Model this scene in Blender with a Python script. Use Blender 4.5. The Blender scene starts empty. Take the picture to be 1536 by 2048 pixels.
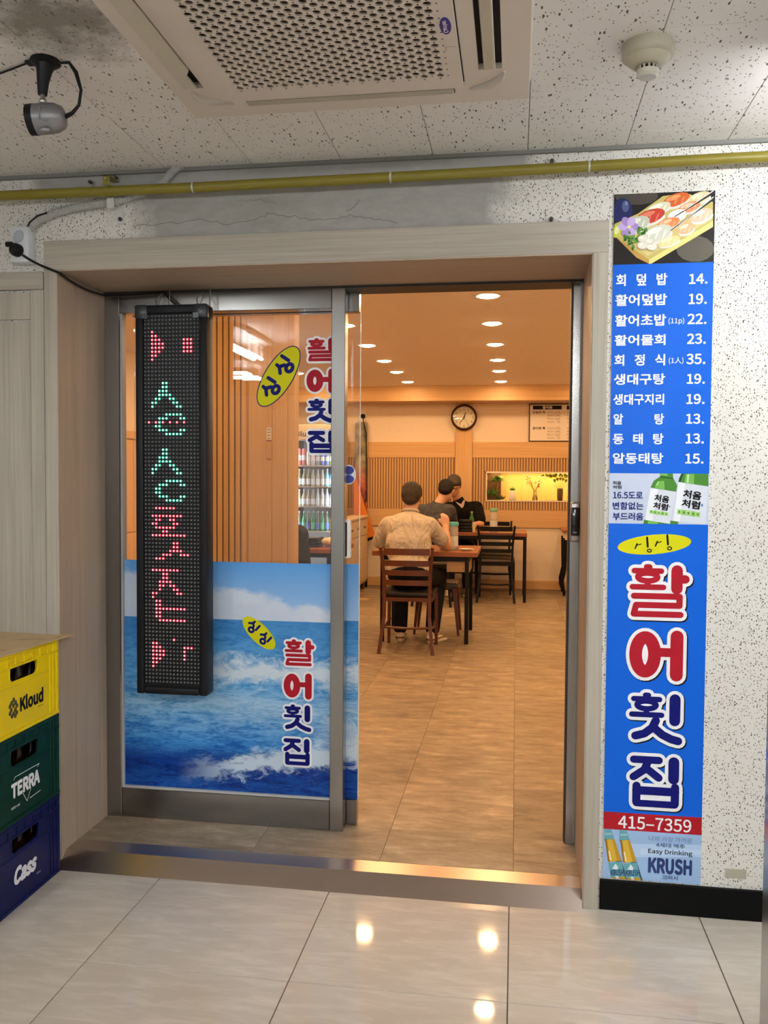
import bpy, bmesh, math, random
from mathutils import Vector, Matrix, Euler
random.seed(7)
S = bpy.context.scene
COL = S.collection
# ------------------------------------------------------------------ camera
FPX, YAW, PITCH, ROLL = 1716.33, -8.7017, -2.2137, 0.3897
CAM = Vector((0, -2.8175, 1.39))
_y, _p, _r = map(math.radians, (YAW, PITCH, ROLL))
_f = Vector((math.sin(_y)*math.cos(_p), math.cos(_y)*math.cos(_p), math.sin(_p)))
_rt = Vector((math.cos(_y), -math.sin(_y), 0)); _up = _rt.cross(_f)
RT = _rt*math.cos(_r)+_up*math.sin(_r); UP = -_rt*math.sin(_r)+_up*math.cos(_r); FW = _f
cd = bpy.data.cameras.new('camera'); cam = bpy.data.objects.new('camera', cd); COL.objects.link(cam)
cd.sensor_fit = 'HORIZONTAL'; cd.sensor_width = 36; cd.lens = 36*FPX/1536; cd.clip_start = .02; cd.clip_end = 100
cam.matrix_world = Matrix(((RT.x, UP.x, -FW.x, CAM.x), (RT.y, UP.y, -FW.y, CAM.y), (RT.z, UP.z, -FW.z, CAM.z), (0, 0, 0, 1)))
S.camera = cam
def at(u, v, X=None, Y=None, Z=None):
    "photo pixel -> the point where its ray meets a plane of the room"
    d = RT*((u-768)/FPX)+UP*((1024-v)/FPX)+FW
    i, k = (0, X) if X is not None else (1, Y) if Y is not None else (2, Z)
    return CAM+d*((k-CAM[i])/d[i])
# ------------------------------------------------------------------ world, exposure
W = bpy.data.worlds.new('world'); S.world = W; W.use_nodes = True
W.node_tree.nodes['Background'].inputs[0].default_value = (.05, .05, .05, 1)
W.node_tree.nodes['Background'].inputs[1].default_value = .2
vs = S.view_settings; vs.view_transform = 'Standard'; vs.look = 'None'; vs.gamma = 1; vs.use_curve_mapping = False
vs.exposure = 1.0
WARM = (1, .56, .24); COOL = (.96, .985, 1)
TUBE_E, DOWN_E, NICHE_E, FRIDGE_E = 56.0, 94.0, 6.0, 8.0
# ------------------------------------------------------------------ mesh helpers
class MB:
    def __init__(s): s.v = []; s.f = []; s.m = []
    def add(s, vs, fs, m=0):
        o = len(s.v); s.v += [tuple(v) for v in vs]; s.f += [tuple(i+o for i in f) for f in fs]; s.m += [m]*len(fs); return s
    def box(s, a, b, m=0):
        x0, y0, z0 = a; x1, y1, z1 = b
        v = [(x, y, z) for x in (x0, x1) for y in (y0, y1) for z in (z0, z1)]
        return s.add(v, [(0,1,3,2),(4,6,7,5),(0,4,5,1),(2,3,7,6),(0,2,6,4),(1,5,7,3)], m)
    def rbox(s, a, b, r=.004, seg=1, m=0, edges=None):
        bm = bmesh.new(); bmesh.ops.create_cube(bm, size=1)
        for v in bm.verts: v.co = Vector([a[i]+(v.co[i]+.5)*(b[i]-a[i]) for i in range(3)])
        es = bm.edges[:] if edges is None else [e for e in bm.edges if abs((e.verts[0].co-e.verts[1].co).normalized()[edges]) > .9]
        bmesh.ops.bevel(bm, geom=es, offset=r, segments=seg, profile=.5, affect='EDGES')
        s.addbm(bm, m); return s
    def addbm(s, bm, m=0):
        bm.verts.ensure_lookup_table()
        s.add([v.co for v in bm.verts], [[v.index for v in f.verts] for f in bm.faces], m); bm.free()
    def cyl(s, p, q, r0, r1=None, n=14, caps=True, m=0):
        p, q = Vector(p), Vector(q); r1 = r0 if r1 is None else r1
        d = (q-p).normalized(); a = d.orthogonal().normalized(); b = d.cross(a)
        vs = []
        for c, r in ((p, r0), (q, r1)):
            vs += [c+(a*math.cos(t)+b*math.sin(t))*r for t in [2*math.pi*i/n for i in range(n)]]
        fs = [(i, (i+1) % n, n+(i+1) % n, n+i) for i in range(n)]
        if caps: fs += [tuple(range(n))[::-1], tuple(range(n, 2*n))]
        return s.add(vs, fs, m)
    def tube(s, pts, r, n=8, m=0, caps=True, closed=False):
        pts = [Vector(p) for p in pts]; k = len(pts); rs = r if isinstance(r, (list, tuple)) else [r]*k
        vs = []; a = None
        for i, p in enumerate(pts):
            t = ((pts[(i+1) % k] if closed or i < k-1 else p)-(pts[i-1] if closed or i > 0 else p)).normalized()
            if a is None: a = t.orthogonal().normalized()
            else: a = (a-t*a.dot(t)).normalized()
            b = t.cross(a)
            vs += [p+(a*math.cos(w)+b*math.sin(w))*rs[i] for w in [2*math.pi*j/n for j in range(n)]]
        fs = []
        for i in range(k if closed else k-1):
            o, o2 = i*n, ((i+1) % k)*n
            fs += [(o+j, o+(j+1) % n, o2+(j+1) % n, o2+j) for j in range(n)]
        if caps and not closed: fs += [tuple(range(n))[::-1], tuple(range((k-1)*n, k*n))]
        return s.add(vs, fs, m)
    def lathe(s, prof, c=(0, 0, 0), n=20, axis='Z', m=0, caps=False):
        c = Vector(c); vs = []; k = len(prof)
        for r, h in prof:
            for j in range(n):
                t = 2*math.pi*j/n; x, y = r*math.cos(t), r*math.sin(t)
                vs.append(c+Vector({'Z': (x, y, h), 'Y': (x, h, y), 'X': (h, x, y)}[axis]))
        fs = [(i*n+j, i*n+(j+1) % n, (i+1)*n+(j+1) % n, (i+1)*n+j) for i in range(k-1) for j in range(n)]
        if caps and prof[0][0] > 1e-6: fs.append(tuple(range(n))[::-1])
        if caps and prof[-1][0] > 1e-6: fs.append(tuple(range((k-1)*n, k*n)))
        return s.add(vs, fs, m)
    def prism(s, poly, d0, d1, axis='Y', m=0):
        "2D outline extruded along an axis; outline coords are the two other axes in order"
        n = len(poly)
        def P(a, b, d): return {'X': (d, a, b), 'Y': (a, d, b), 'Z': (a, b, d)}[axis]
        vs = [P(a, b, d0) for a, b in poly]+[P(a, b, d1) for a, b in poly]
        fs = [tuple(range(n)), tuple(range(n, 2*n))[::-1]]+[(i, (i+1) % n, n+(i+1) % n, n+i) for i in range(n)]
        return s.add(vs, fs, m)
    def ell(s, c, r, rot=(0, 0, 0), n=16, k=10, m=0):
        R = Euler(rot).to_matrix(); c = Vector(c); vs = []; fs = []
        for i in range(k+1):
            t = math.pi*i/k
            for j in range(n):
                w = 2*math.pi*j/n
                vs.append(c+R@Vector((r[0]*math.sin(t)*math.cos(w), r[1]*math.sin(t)*math.sin(w), r[2]*math.cos(t))))
        for i in range(k):
            for j in range(n): fs.append((i*n+j, (i+1)*n+j, (i+1)*n+(j+1) % n, i*n+(j+1) % n))
        return s.add(vs, fs, m)
    def hole_plate(s, x0, y0, x1, y1, hx0, hy0, hx1, hy1, r, f, n=4, m=0):
        "rectangle with a rounded opening, four corner polygons; f maps (a,b) to 3D"
        cx, cy = (hx0+hx1)/2, (hy0+hy1)/2
        for sx, sy in ((1, 1), (-1, 1), (-1, -1), (1, -1)):
            ex, ey = (x1 if sx > 0 else x0), (y1 if sy > 0 else y0); hx, hy = (hx1 if sx > 0 else hx0), (hy1 if sy > 0 else hy0)
            arc = [(hx-sx*r+sx*r*math.cos(t), hy-sy*r+sy*r*math.sin(t)) for t in [math.pi/2*i/n for i in range(n+1)]]
            pts = [(ex, cy), (ex, ey), (cx, ey)]
            if abs(hx-sx*r-cx) > 1e-7: pts.append((cx, hy))
            pts += arc[::-1]
            if abs(hy-sy*r-cy) > 1e-7: pts.append((hx, cy))
            s.add([f(*p) for p in pts], [tuple(range(len(pts)))], m)
        return s
    def quad(s, a, b, c, d, m=0): return s.add([a, b, c, d], [(0, 1, 2, 3)], m)
def mesh_of(name, mb, mats, smooth=False):
    me = bpy.data.meshes.new(name); me.from_pydata(mb.v, [], mb.f)
    for q in (mats if isinstance(mats, (list, tuple)) else [mats]): me.materials.append(q)
    me.polygons.foreach_set('material_index', mb.m)
    bm = bmesh.new(); bm.from_mesh(me); bmesh.ops.remove_doubles(bm, verts=bm.verts, dist=1e-6); bmesh.ops.recalc_face_normals(bm, faces=bm.faces); bm.to_mesh(me); bm.free()
    if smooth:
        me.polygons.foreach_set('use_smooth', [True]*len(me.polygons))
        try: me.set_sharp_from_angle(angle=math.radians(40))
        except Exception: pass
    me.update(); return me
def link(name, me, parent=None, local=False):
    o = bpy.data.objects.new(name, me); COL.objects.link(o)
    if parent is not None:
        o.parent = parent
        if not local: o.matrix_parent_inverse = Matrix.Translation(-world_loc(parent))
    return o
def world_loc(o):
    l = Vector(o.location)
    while o.parent is not None:
        l = l+o.matrix_parent_inverse.translation+o.parent.location; o = o.parent
    return l
def obj(name, mb, mats, parent=None, label=None, cat=None, group=None, smooth=False, local=False, kind=None):
    o = link(name, mb if isinstance(mb, bpy.types.Mesh) else mesh_of(name, mb, mats, smooth), parent, local)
    return tag(o, label, cat, group, kind)
def tag(o, label=None, cat=None, group=None, kind=None):
    if label: o['label'] = label
    if cat: o['category'] = cat
    if group: o['group'] = group
    if kind: o['kind'] = kind
    return o
def thing(name, label, cat, loc=(0, 0, 0), rz=0, group=None):
    o = bpy.data.objects.new(name, None); COL.objects.link(o); o.location = loc; o.rotation_euler = (0, 0, rz)
    o.empty_display_size = .05
    return tag(o, label, cat, group)
def struct(name, mb, mats, label=None, smooth=False, parent=None):
    return obj(name, mb, mats, parent, label, smooth=smooth, kind='structure' if parent is None else None)
def dup(root, loc, rz=0, label=None, group=None):
    r = root.copy(); COL.objects.link(r); r.location = loc; r.rotation_euler = (0, 0, rz)
    if label: r['label'] = label
    if group: r['group'] = group
    for ch in root.children:
        c = ch.copy(); COL.objects.link(c); c.parent = r
        for g in ch.children:
            d = g.copy(); COL.objects.link(d); d.parent = c
    return r
# ------------------------------------------------------------------ material helpers
MATS = {}
class NT:
    def __init__(s, name):
        s.m = bpy.data.materials.new(name); s.m.use_nodes = True; s.t = s.m.node_tree
        s.b = s.t.nodes['Principled BSDF']; s.out = s.t.nodes['Material Output']
    def n(s, typ, **kw):
        nd = s.t.nodes.new(typ)
        for k, v in kw.items():
            if k.startswith('i_'): s.set(nd.inputs[int(k[2:]) if k[2:].isdigit() else k[2:].replace('_', ' ')], v)
            else: setattr(nd, k, v)
        return nd
    def set(s, sock, v):
        if isinstance(v, bpy.types.NodeSocket): s.t.links.new(v, sock)
        elif isinstance(v, bpy.types.Node): s.t.links.new(v.outputs[0], sock)
        else:
            if isinstance(v, (tuple, list)) and len(v) == 3 and sock.type == 'RGBA': v = (*v, 1)
            sock.default_value = v
    def co(s, scale=(1, 1, 1), loc=(0, 0, 0), rot=(0, 0, 0)):
        tc = s.n('ShaderNodeTexCoord'); mp = s.n('ShaderNodeMapping')
        s.set(mp.inputs[0], tc.outputs['Object']); mp.inputs[1].default_value = loc; mp.inputs[2].default_value = rot; mp.inputs[3].default_value = scale
        return mp.outputs[0]
    def noise(s, vec, scale=5, detail=3, rough=.5, dist=0):
        nd = s.n('ShaderNodeTexNoise'); s.set(nd.inputs['Vector'], vec); nd.inputs['Scale'].default_value = scale
        nd.inputs['Detail'].default_value = detail; nd.inputs['Roughness'].default_value = rough; nd.inputs['Distortion'].default_value = dist
        return nd.outputs[0]
    def ramp(s, fac, stops, interp='LINEAR'):
        nd = s.n('ShaderNodeValToRGB'); s.set(nd.inputs[0], fac); cr = nd.color_ramp; cr.interpolation = interp
        while len(cr.elements) < len(stops): cr.elements.new(.5)
        for e, (p, c) in zip(cr.elements, stops):
            e.position = p; e.color = (c, c, c, 1) if isinstance(c, (int, float)) else (*c, 1)
        return nd.outputs[0]
    def mix(s, fac, a, b, mode='MIX'):
        nd = s.n('ShaderNodeMix', data_type='RGBA', blend_type=mode)
        s.set(nd.inputs[0], fac); s.set(nd.inputs[6], a); s.set(nd.inputs[7], b); return nd.outputs[2]
    def math(s, op, a, b=0.0, clamp=False):
        nd = s.n('ShaderNodeMath', operation=op, use_clamp=clamp); s.set(nd.inputs[0], a); s.set(nd.inputs[1], b); return nd.outputs[0]
    def bump(s, h, strength=.2, dist=.002):
        nd = s.n('ShaderNodeBump'); nd.inputs['Strength'].default_value = strength; nd.inputs['Distance'].default_value = dist
        s.set(nd.inputs['Height'], h); s.t.links.new(nd.outputs[0], s.b.inputs['Normal'])
    def P(s, **kw):
        for k, v in kw.items(): s.set(s.b.inputs[k.replace('_', ' ')], v)
        return s
def mat(name, c, rough=.5, metal=0, spec=.5, emit=None, es=0, coat=0, alpha=1, var=0, trans=0):
    if name in MATS: return MATS[name]
    t = NT(name)
    col = (*c, 1)
    if var:
        col = t.mix(t.noise(t.co(), 18, 4), tuple(x*(1-var) for x in c)+(1,), tuple(min(1, x*(1+var)) for x in c)+(1,))
    t.P(Base_Color=col, Roughness=rough, Metallic=metal, Specular_IOR_Level=spec, Coat_Weight=coat, Alpha=alpha, Transmission_Weight=trans)
    if emit: t.P(Emission_Color=(*emit, 1), Emission_Strength=es)
    MATS[name] = t.m; return t.m
def wood(name, c1, c2, axis=2, scale=1.0, rough=.5, spec=.4, fine=1.0):
    if name in MATS: return MATS[name]
    t = NT(name)
    sc = [26*scale]*3; sc[axis] = .9*scale
    sc2 = [150*scale*fine]*3; sc2[axis] = 2.2*scale
    a = t.noise(t.co(sc), 1, 4, .6, .6); b = t.noise(t.co(sc2), 1, 2, .6)
    fac = t.math('ADD', t.math('MULTIPLY', a, .55), t.math('MULTIPLY', b, .45))
    col = t.ramp(fac, [(.32, c2), (.62, c1)])
    t.P(Base_Color=col, Roughness=rough, Specular_IOR_Level=spec); t.bump(b, .12, .0008)
    MATS[name] = t.m; return t.m
def glass_thin(name, tint=(1, 1, 1), refl=1.0):
    "window pane: clear sheet that mirrors by the Fresnel law"
    if name in MATS: return MATS[name]
    t = NT(name); t.t.nodes.remove(t.b)
    fr = t.n('ShaderNodeFresnel'); fr.inputs[0].default_value = 1.5
    tr = t.n('ShaderNodeBsdfTransparent'); tr.inputs[0].default_value = (*tint, 1)
    gl = t.n('ShaderNodeBsdfGlossy'); gl.inputs['Roughness'].default_value = 0
    mx = t.n('ShaderNodeMixShader'); t.set(mx.inputs[0], t.math('MULTIPLY', fr.outputs[0], refl, True))
    t.t.links.new(tr.outputs[0], mx.inputs[1]); t.t.links.new(gl.outputs[0], mx.inputs[2]); t.t.links.new(mx.outputs[0], t.out.inputs[0])
    MATS[name] = t.m; return t.m
def emis(name, c, e): return mat(name, c, .5, emit=c, es=e)
# ------------------------------------------------------------------ lettering helpers
try: FONT = bpy.data.fonts.load(bpy.utils.system_resource('DATAFILES', path='fonts')+'/Noto Sans CJK Regular.woff2')   # Blender's own Korean typeface
except Exception: FONT = None
def text_mesh(body, bold=0.0, shear=0):
    c = bpy.data.curves.new('t', 'FONT'); c.body = body; c.size = 1; c.offset = bold; c.shear = shear; c.resolution_u = 3
    if FONT: c.font = FONT
    o = bpy.data.objects.new('t', c); COL.objects.link(o)
    me = bpy.data.meshes.new_from_object(o.evaluated_get(bpy.context.evaluated_depsgraph_get()))
    vs = [tuple(v.co) for v in me.vertices]; fs = [tuple(p.vertices) for p in me.polygons]
    bpy.data.objects.remove(o); bpy.data.curves.remove(c); bpy.data.meshes.remove(me)
    return vs, fs
def fit2d(vs, box, keep=False):
    x0, x1 = min(v[0] for v in vs), max(v[0] for v in vs); y0, y1 = min(v[1] for v in vs), max(v[1] for v in vs)
    a0, b0, a1, b1 = box
    return [((v[0]-x0)/(x1-x0)*(a1-a0)+a0, (v[1]-y0)/(y1-y0)*(b1-b0)+b0) for v in vs]
def onplane(p2, plane, d, rot=0, piv=None):
    out = []
    for a, b in p2:
        if rot:
            ca, sa = math.cos(rot), math.sin(rot); x, y = a-piv[0], b-piv[1]; a, b = piv[0]+x*ca-y*sa, piv[1]+x*sa+y*ca
        out.append((a, d, b) if plane == 'Y' else (d, a, b) if plane == 'X' else (a, b, d))
    return out
def text(body, box, plane, d, m, parent, bold=.0, rot=0, shear=0, name='lettering'):
    "lettering fitted to a box (a0,b0,a1,b1) in the plane Y=d or X=d; bold = copies nudged sideways, each stepped in depth"
    vs, fs = text_mesh(body, 0, shear); nv = len(vs); bold *= .42
    sh = [(0, 0)]+([(bold*math.cos(t), bold*math.sin(t)) for t in [math.pi*k/4 for k in range(8)]] if bold > .003 else [])
    base = vs; vs = [(x+dx, y+dy) for dx, dy in sh for x, y, *_ in base]
    fs = [tuple(i+nv*k for i in f) for k in range(len(sh)) for f in fs]
    p2 = fit2d(vs, box); piv = ((box[0]+box[2])/2, (box[1]+box[3])/2); st = .00003 if plane != 'Y' else -.00003
    # one object per word: cut where the gap between letters is wider than a letter space
    iv = sorted((min(vs[i][0] for i in f), max(vs[i][0] for i in f), k) for k, f in enumerate(fs)); groups = []; end = -1e9
    for a, b, k in iv:
        if a > end+.17: groups.append([])
        groups[-1].append(k); end = max(end, b)
    P3 = [p for k in range(len(sh)) for p in onplane(p2[k*nv:(k+1)*nv], plane, d+st*k, rot, piv)]
    for g in groups:
        q = MB(); q.add(P3, [fs[k] for k in g]); used = sorted({i for f in q.f for i in f}); mp = {i: n for n, i in enumerate(used)}
        q.v = [q.v[i] for i in used]; q.f = [tuple(mp[i] for i in f) for f in q.f]
        o = obj(name, q, m, parent)
    return o
def pbox(u0, v0, u1, v1, Y):
    "photo-pixel box on a plane Y=const -> (x0,z0,x1,z1)"
    uc, vc = (u0+u1)/2, (v0+v1)/2
    return (at(u0, vc, Y=Y).x, at(uc, v1, Y=Y).z, at(u1, vc, Y=Y).x, at(uc, v0, Y=Y).z)
def stroke2d(pts, w, closed=False, n=10):
    "fat pen stroke with round ends -> list of 2D polygons"
    polys = []; k = len(pts)
    for i in range(k if closed else k-1):
        (x0, y0), (x1, y1) = pts[i], pts[(i+1) % k]; L = math.hypot(x1-x0, y1-y0) or 1e-9
        nx, ny = -(y1-y0)/L*w/2, (x1-x0)/L*w/2
        polys.append([(x0+nx, y0+ny), (x1+nx, y1+ny), (x1-nx, y1-ny), (x0-nx, y0-ny)])
    for x, y in pts: polys.append([(x+w/2*math.cos(2*math.pi*j/n), y+w/2*math.sin(2*math.pi*j/n)) for j in range(n)])
    return polys
def oval(cx, cy, rx, ry, n=24, rot=0):
    ca, sa = math.cos(rot), math.sin(rot)
    return [(cx+rx*math.cos(t)*ca-ry*math.sin(t)*sa, cy+rx*math.cos(t)*sa+ry*math.sin(t)*ca) for t in [2*math.pi*j/n for j in range(n)]]
def flat(name, polys, plane, d, m, parent, rot=0, piv=None):
    # overlapping pen strokes are stepped a few microns apart so that no two faces coincide
    q = MB(); s = .0004/max(1, len(polys))*(1 if plane != 'Y' else -1)
    for i, p in enumerate(polys): q.add(onplane(p, plane, d+s*i, rot, piv), [tuple(range(len(p)))])
    return obj(name, q, m, parent, kind='stuff' if len(polys) > 1 else None)
# ================================================================== surface materials
def m_plaster():
    t = NT('speckled_plaster'); v = t.co()
    vo = t.n('ShaderNodeTexVoronoi'); t.set(vo.inputs['Vector'], t.co((1, 1, .75))); vo.inputs['Scale'].default_value = 130
    big = t.math('LESS_THAN', vo.outputs['Distance'], .27)
    rnd = t.n('ShaderNodeSeparateColor'); t.set(rnd.inputs[0], vo.outputs['Color'])
    spk = t.math('MULTIPLY', big, t.math('GREATER_THAN', rnd.outputs[0], .52))
    vo2 = t.n('ShaderNodeTexVoronoi'); t.set(vo2.inputs['Vector'], t.co((1, 1, .7), (3, 1, 2))); vo2.inputs['Scale'].default_value = 230
    r2 = t.n('ShaderNodeSeparateColor'); t.set(r2.inputs[0], vo2.outputs['Color'])
    spk2 = t.math('MULTIPLY', t.math('LESS_THAN', vo2.outputs['Distance'], .3), t.math('GREATER_THAN', r2.outputs[1], .72))
    spk = t.math('MAXIMUM', spk, spk2)
    base = t.mix(t.noise(v, 2.5, 4), (.62, .6, .55, 1), (.74, .73, .69, 1))
    sc = t.mix(r2.outputs[2], (.05, .045, .04, 1), (.24, .2, .16, 1))
    col = t.mix(spk, base, sc)
    # bare cement band under the gas pipe
    sep = t.n('ShaderNodeSeparateXYZ'); t.set(sep.inputs[0], v)
    nz = t.noise(v, 7, 5, .65)
    def band(val, lo, hi, soft):
        a = t.math('MULTIPLY', t.math('SUBTRACT', val, lo), 1/soft, True); b = t.math('MULTIPLY', t.math('SUBTRACT', hi, val), 1/soft, True)
        return t.math('MULTIPLY', a, b)
    wob = t.math('MULTIPLY', t.math('SUBTRACT', nz, .5), .35)
    bx = band(t.math('ADD', sep.outputs[0], wob), -1.34, .02, .12); bz = band(t.math('ADD', sep.outputs[2], t.math('MULTIPLY', wob, .18)), 2.19, 2.7, .02)
    cem = t.math('MULTIPLY', bx, bz)
    bt = t.math('MULTIPLY', t.math('MULTIPLY', t.math('SUBTRACT', sep.outputs[2], 2.375), 60, True), band(sep.outputs[0], -1.7, .06, .05))
    cem = t.math('MAXIMUM', cem, bt)
    cemc = t.mix(t.noise(t.co((1, 1, 2.5)), 14, 6, .7), (.25, .245, .225, 1), (.44, .435, .41, 1))
    col = t.mix(cem, col, cemc)
    t.P(Base_Color=col, Roughness=.75, Specular_IOR_Level=.25); t.bump(t.noise(v, 120, 3), .15, .002); return t.m
def m_ceil():
    t = NT('fissured_tile')
    spk = None
    for i, (rz, sc, th, dn) in enumerate(((.5, (1, .38, 1), .17, .5), (-.35, (1, .42, 1), .16, .56), (.1, (1, .6, 1), .19, .66))):
        vo = t.n('ShaderNodeTexVoronoi'); t.set(vo.inputs['Vector'], t.co(sc, (i*1.7, i*.9, 0), (0, 0, rz))); vo.inputs['Scale'].default_value = (62, 88, 125)[i]
        r = t.n('ShaderNodeSeparateColor'); t.set(r.inputs[0], vo.outputs['Color'])
        a = t.math('MULTIPLY', t.math('LESS_THAN', vo.outputs['Distance'], th), t.math('GREATER_THAN', r.outputs[i], dn))
        spk = a if spk is None else t.math('MAXIMUM', spk, a)
    base = t.mix(t.noise(t.co(), 3, 3), (.74, .72, .69, 1), (.82, .8, .77, 1))
    col = t.mix(spk, base, (.13, .12, .1, 1))
    # brown-grey water mark beside the air conditioner
    sep = t.n('ShaderNodeSeparateXYZ'); t.set(sep.inputs[0], t.co())
    dx = t.math('MULTIPLY', t.math('SUBTRACT', sep.outputs[0], -1.06), 4.6); dy = t.math('MULTIPLY', t.math('SUBTRACT', sep.outputs[1], -.95), 4.2)
    d = t.math('ADD', t.math('MULTIPLY', dx, dx), t.math('MULTIPLY', dy, dy))
    d = t.math('ADD', d, t.math('MULTIPLY', t.math('SUBTRACT', t.noise(t.co(), 9, 5, .7), .5), 2.4))
    st = t.math('SUBTRACT', 1.0, d, True)
    col = t.mix(t.math('MULTIPLY', st, .8), col, (.14, .12, .095, 1))
    t.P(Base_Color=col, Roughness=.85, Specular_IOR_Level=.15); return t.m
def m_floor():
    t = NT('polished_porcelain'); v = t.co()
    n1 = t.noise(t.co((6, 26, 1), rot=(0, 0, .35)), 1, 5, .65, .5); n2 = t.noise(v, 2.2, 3)
    col = t.mix(t.ramp(n1, [(.45, 0.0), (.75, 1.0)]), t.mix(n2, (.46, .41, .345, 1), (.53, .475, .405, 1)), (.6, .55, .48, 1))
    t.P(Base_Color=col, Roughness=.1, Specular_IOR_Level=.5); t.P(Roughness=t.ramp(n2, [(.3, .035), (.7, .07)])); return t.m
def m_floor_in():
    t = NT('travertine_vinyl'); oi = t.n('ShaderNodeObjectInfo')
    tc = t.n('ShaderNodeTexCoord'); mp = t.n('ShaderNodeMapping'); t.set(mp.inputs[0], tc.outputs['Object']); mp.inputs[3].default_value = (5, 15, 1)
    ad = t.n('ShaderNodeVectorMath', operation='ADD'); t.set(ad.inputs[0], mp.outputs[0])
    cb = t.n('ShaderNodeCombineXYZ'); t.set(cb.inputs[0], t.math('MULTIPLY', oi.outputs['Random'], 40)); t.set(cb.inputs[1], t.math('MULTIPLY', oi.outputs['Random'], 91)); t.set(ad.inputs[1], cb.outputs[0])
    n1 = t.noise(ad.outputs[0], 1, 9, .74, .3); n2 = t.noise(ad.outputs[0], .22, 3, .5)
    col = t.mix(n1, (.30, .235, .165, 1), (.58, .50, .395, 1)); col = t.ramp(n1, [(.3, (.11, .075, .045)), (.44, (.235, .175, .112)), (.56, (.33, .25, .168)), (.74, (.6, .47, .34))])
    col = t.mix(n2, t.mix(.3, col, (.22, .17, .12, 1)), col)
    hs = t.n('ShaderNodeHueSaturation'); t.set(hs.inputs['Color'], col); t.set(hs.inputs['Value'], t.math('ADD', t.math('MULTIPLY', oi.outputs['Random'], .3), .86))
    t.P(Base_Color=hs.outputs[0], Roughness=.42, Specular_IOR_Level=.45); t.bump(n1, .1, .001); return t.m
def m_steel(name='brushed_steel', c=.34, rough=.24, axis=2, tint=(1, .98, .95)):
    t = NT(name); sc = [220, 220, 220]; sc[axis] = 1.5
    n = t.noise(t.co(sc), 1, 2); t.P(Base_Color=t.mix(n, tuple(c*.95*k for k in tint)+(1,), tuple(c*1.05*k for k in tint)+(1,)), Metallic=1.0, Roughness=rough); return t.m
def m_sea():
    t = NT('sea_photo_print'); v = t.co(); sep = t.n('ShaderNodeSeparateXYZ'); t.set(sep.inputs[0], v); z = sep.outputs[2]; x = sep.outputs[0]
    hz = .843                                            # printed horizon line
    # sky with cumulus
    h = t.math('MULTIPLY', t.math('SUBTRACT', z, hz), 1/.222, True)
    cl = t.noise(t.co((5, 1, 8)), 1, 7, .6, .2)
    edge = t.math('ADD', .66, t.math('MULTIPLY', t.math('ADD', x, 1.15), -1.05))
    cf = t.math('MULTIPLY', t.math('ADD', t.math('SUBTRACT', edge, h), t.math('MULTIPLY', t.math('SUBTRACT', cl, .5), 1.1)), 6, True)
    sky = t.mix(h, (.42, .6, .85, 1), (.15, .4, .77, 1))
    sky = t.mix(cf, sky, t.mix(cl, (.5, .6, .76, 1), (.76, .8, .88, 1)))
    # water
    d = t.math('MULTIPLY', t.math('SUBTRACT', hz, z), 1/.68, True)
    w1 = t.noise(t.co((9, 1, 46)), 1, 5, .62, 1.2); w2 = t.noise(t.co((3.2, 1, 13), (4, 0, 2)), 1, 4, .55, .8)
    deep = t.ramp(d, [(0, (.045, .2, .48)), (.3, (.055, .27, .6)), (.5, (.06, .3, .62)), (.72, (.02, .15, .47)), (.85, (.006, .03, .2)), (1, (.008, .05, .27))])
    lite = t.ramp(d, [(0, (.09, .31, .62)), (.33, (.2, .47, .76)), (.5, (.38, .6, .8)), (.72, (.1, .36, .7)), (.82, (.012, .07, .33)), (1, (.03, .16, .48))])
    w3 = t.noise(t.co((22, 1, 120), (2, 0, 1)), 1, 4, .65, 1.6)
    wf = t.ramp(t.math('ADD', t.math('ADD', t.math('MULTIPLY', w1, .45), t.math('MULTIPLY', w3, .4)), t.math('MULTIPLY', w2, .25)), [(.46, 0.0), (.61, 1.0)])
    sea = t.mix(wf, deep, lite)
    foam_n = t.noise(t.co((16, 1, 26), (0, 0, 5)), 1, 7, .72, .6)
    def foam(zc, hw, x0, gain, slope=0.0):
        zz = t.math('SUBTRACT', z, t.math('ADD', zc, t.math('ADD', t.math('MULTIPLY', t.math('SUBTRACT', w2, .5), .09), t.math('MULTIPLY', t.math('ADD', x, .9), slope))))
        b = t.math('SUBTRACT', 1.0, t.math('MULTIPLY', t.math('ABSOLUTE', zz), 1/hw), True)
        xr = t.math('MULTIPLY', t.math('SUBTRACT', x, x0), 4.0, True)
        return t.math('MULTIPLY', t.math('MULTIPLY', t.math('ADD', t.math('SUBTRACT', foam_n, .56), t.math('MULTIPLY', b, .36)), gain, True), t.math('MULTIPLY', t.math('GREATER_THAN', b, .0), xr))
    sea = t.mix(foam(.64, .07, -1.35, 4.5), sea, (.66, .75, .83, 1))
    sea = t.mix(t.math('MULTIPLY', foam(.5, .1, -1.3, 2.0), .55), sea, (.6, .72, .82, 1))
    sea = t.mix(foam(.3, .065, -1.3, 5.0, .16), sea, (.62, .73, .84, 1))
    sea = t.mix(foam(.37, .15, -.78, 6.0), sea, (.72, .8, .86, 1))
    col = t.mix(t.math('GREATER_THAN', z, hz), sea, sky)
    gm = t.n('ShaderNodeGamma'); t.set(gm.inputs[0], col); gm.inputs[1].default_value = 1.22
    t.P(Base_Color=gm.outputs[0], Roughness=.35, Specular_IOR_Level=.2); return t.m
PLASTER = m_plaster(); CEIL = m_ceil(); FLOOR = m_floor(); FLOORIN = m_floor_in(); STEEL = m_steel(); STEELH = m_steel('brushed_steel_rail', .28, .22, 0); SEA = m_sea()
GROUT = mat('dark_grout', (.1, .085, .07), .9); GROUTIN = mat('vinyl_joint', (.2, .14, .09), .9)
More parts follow.
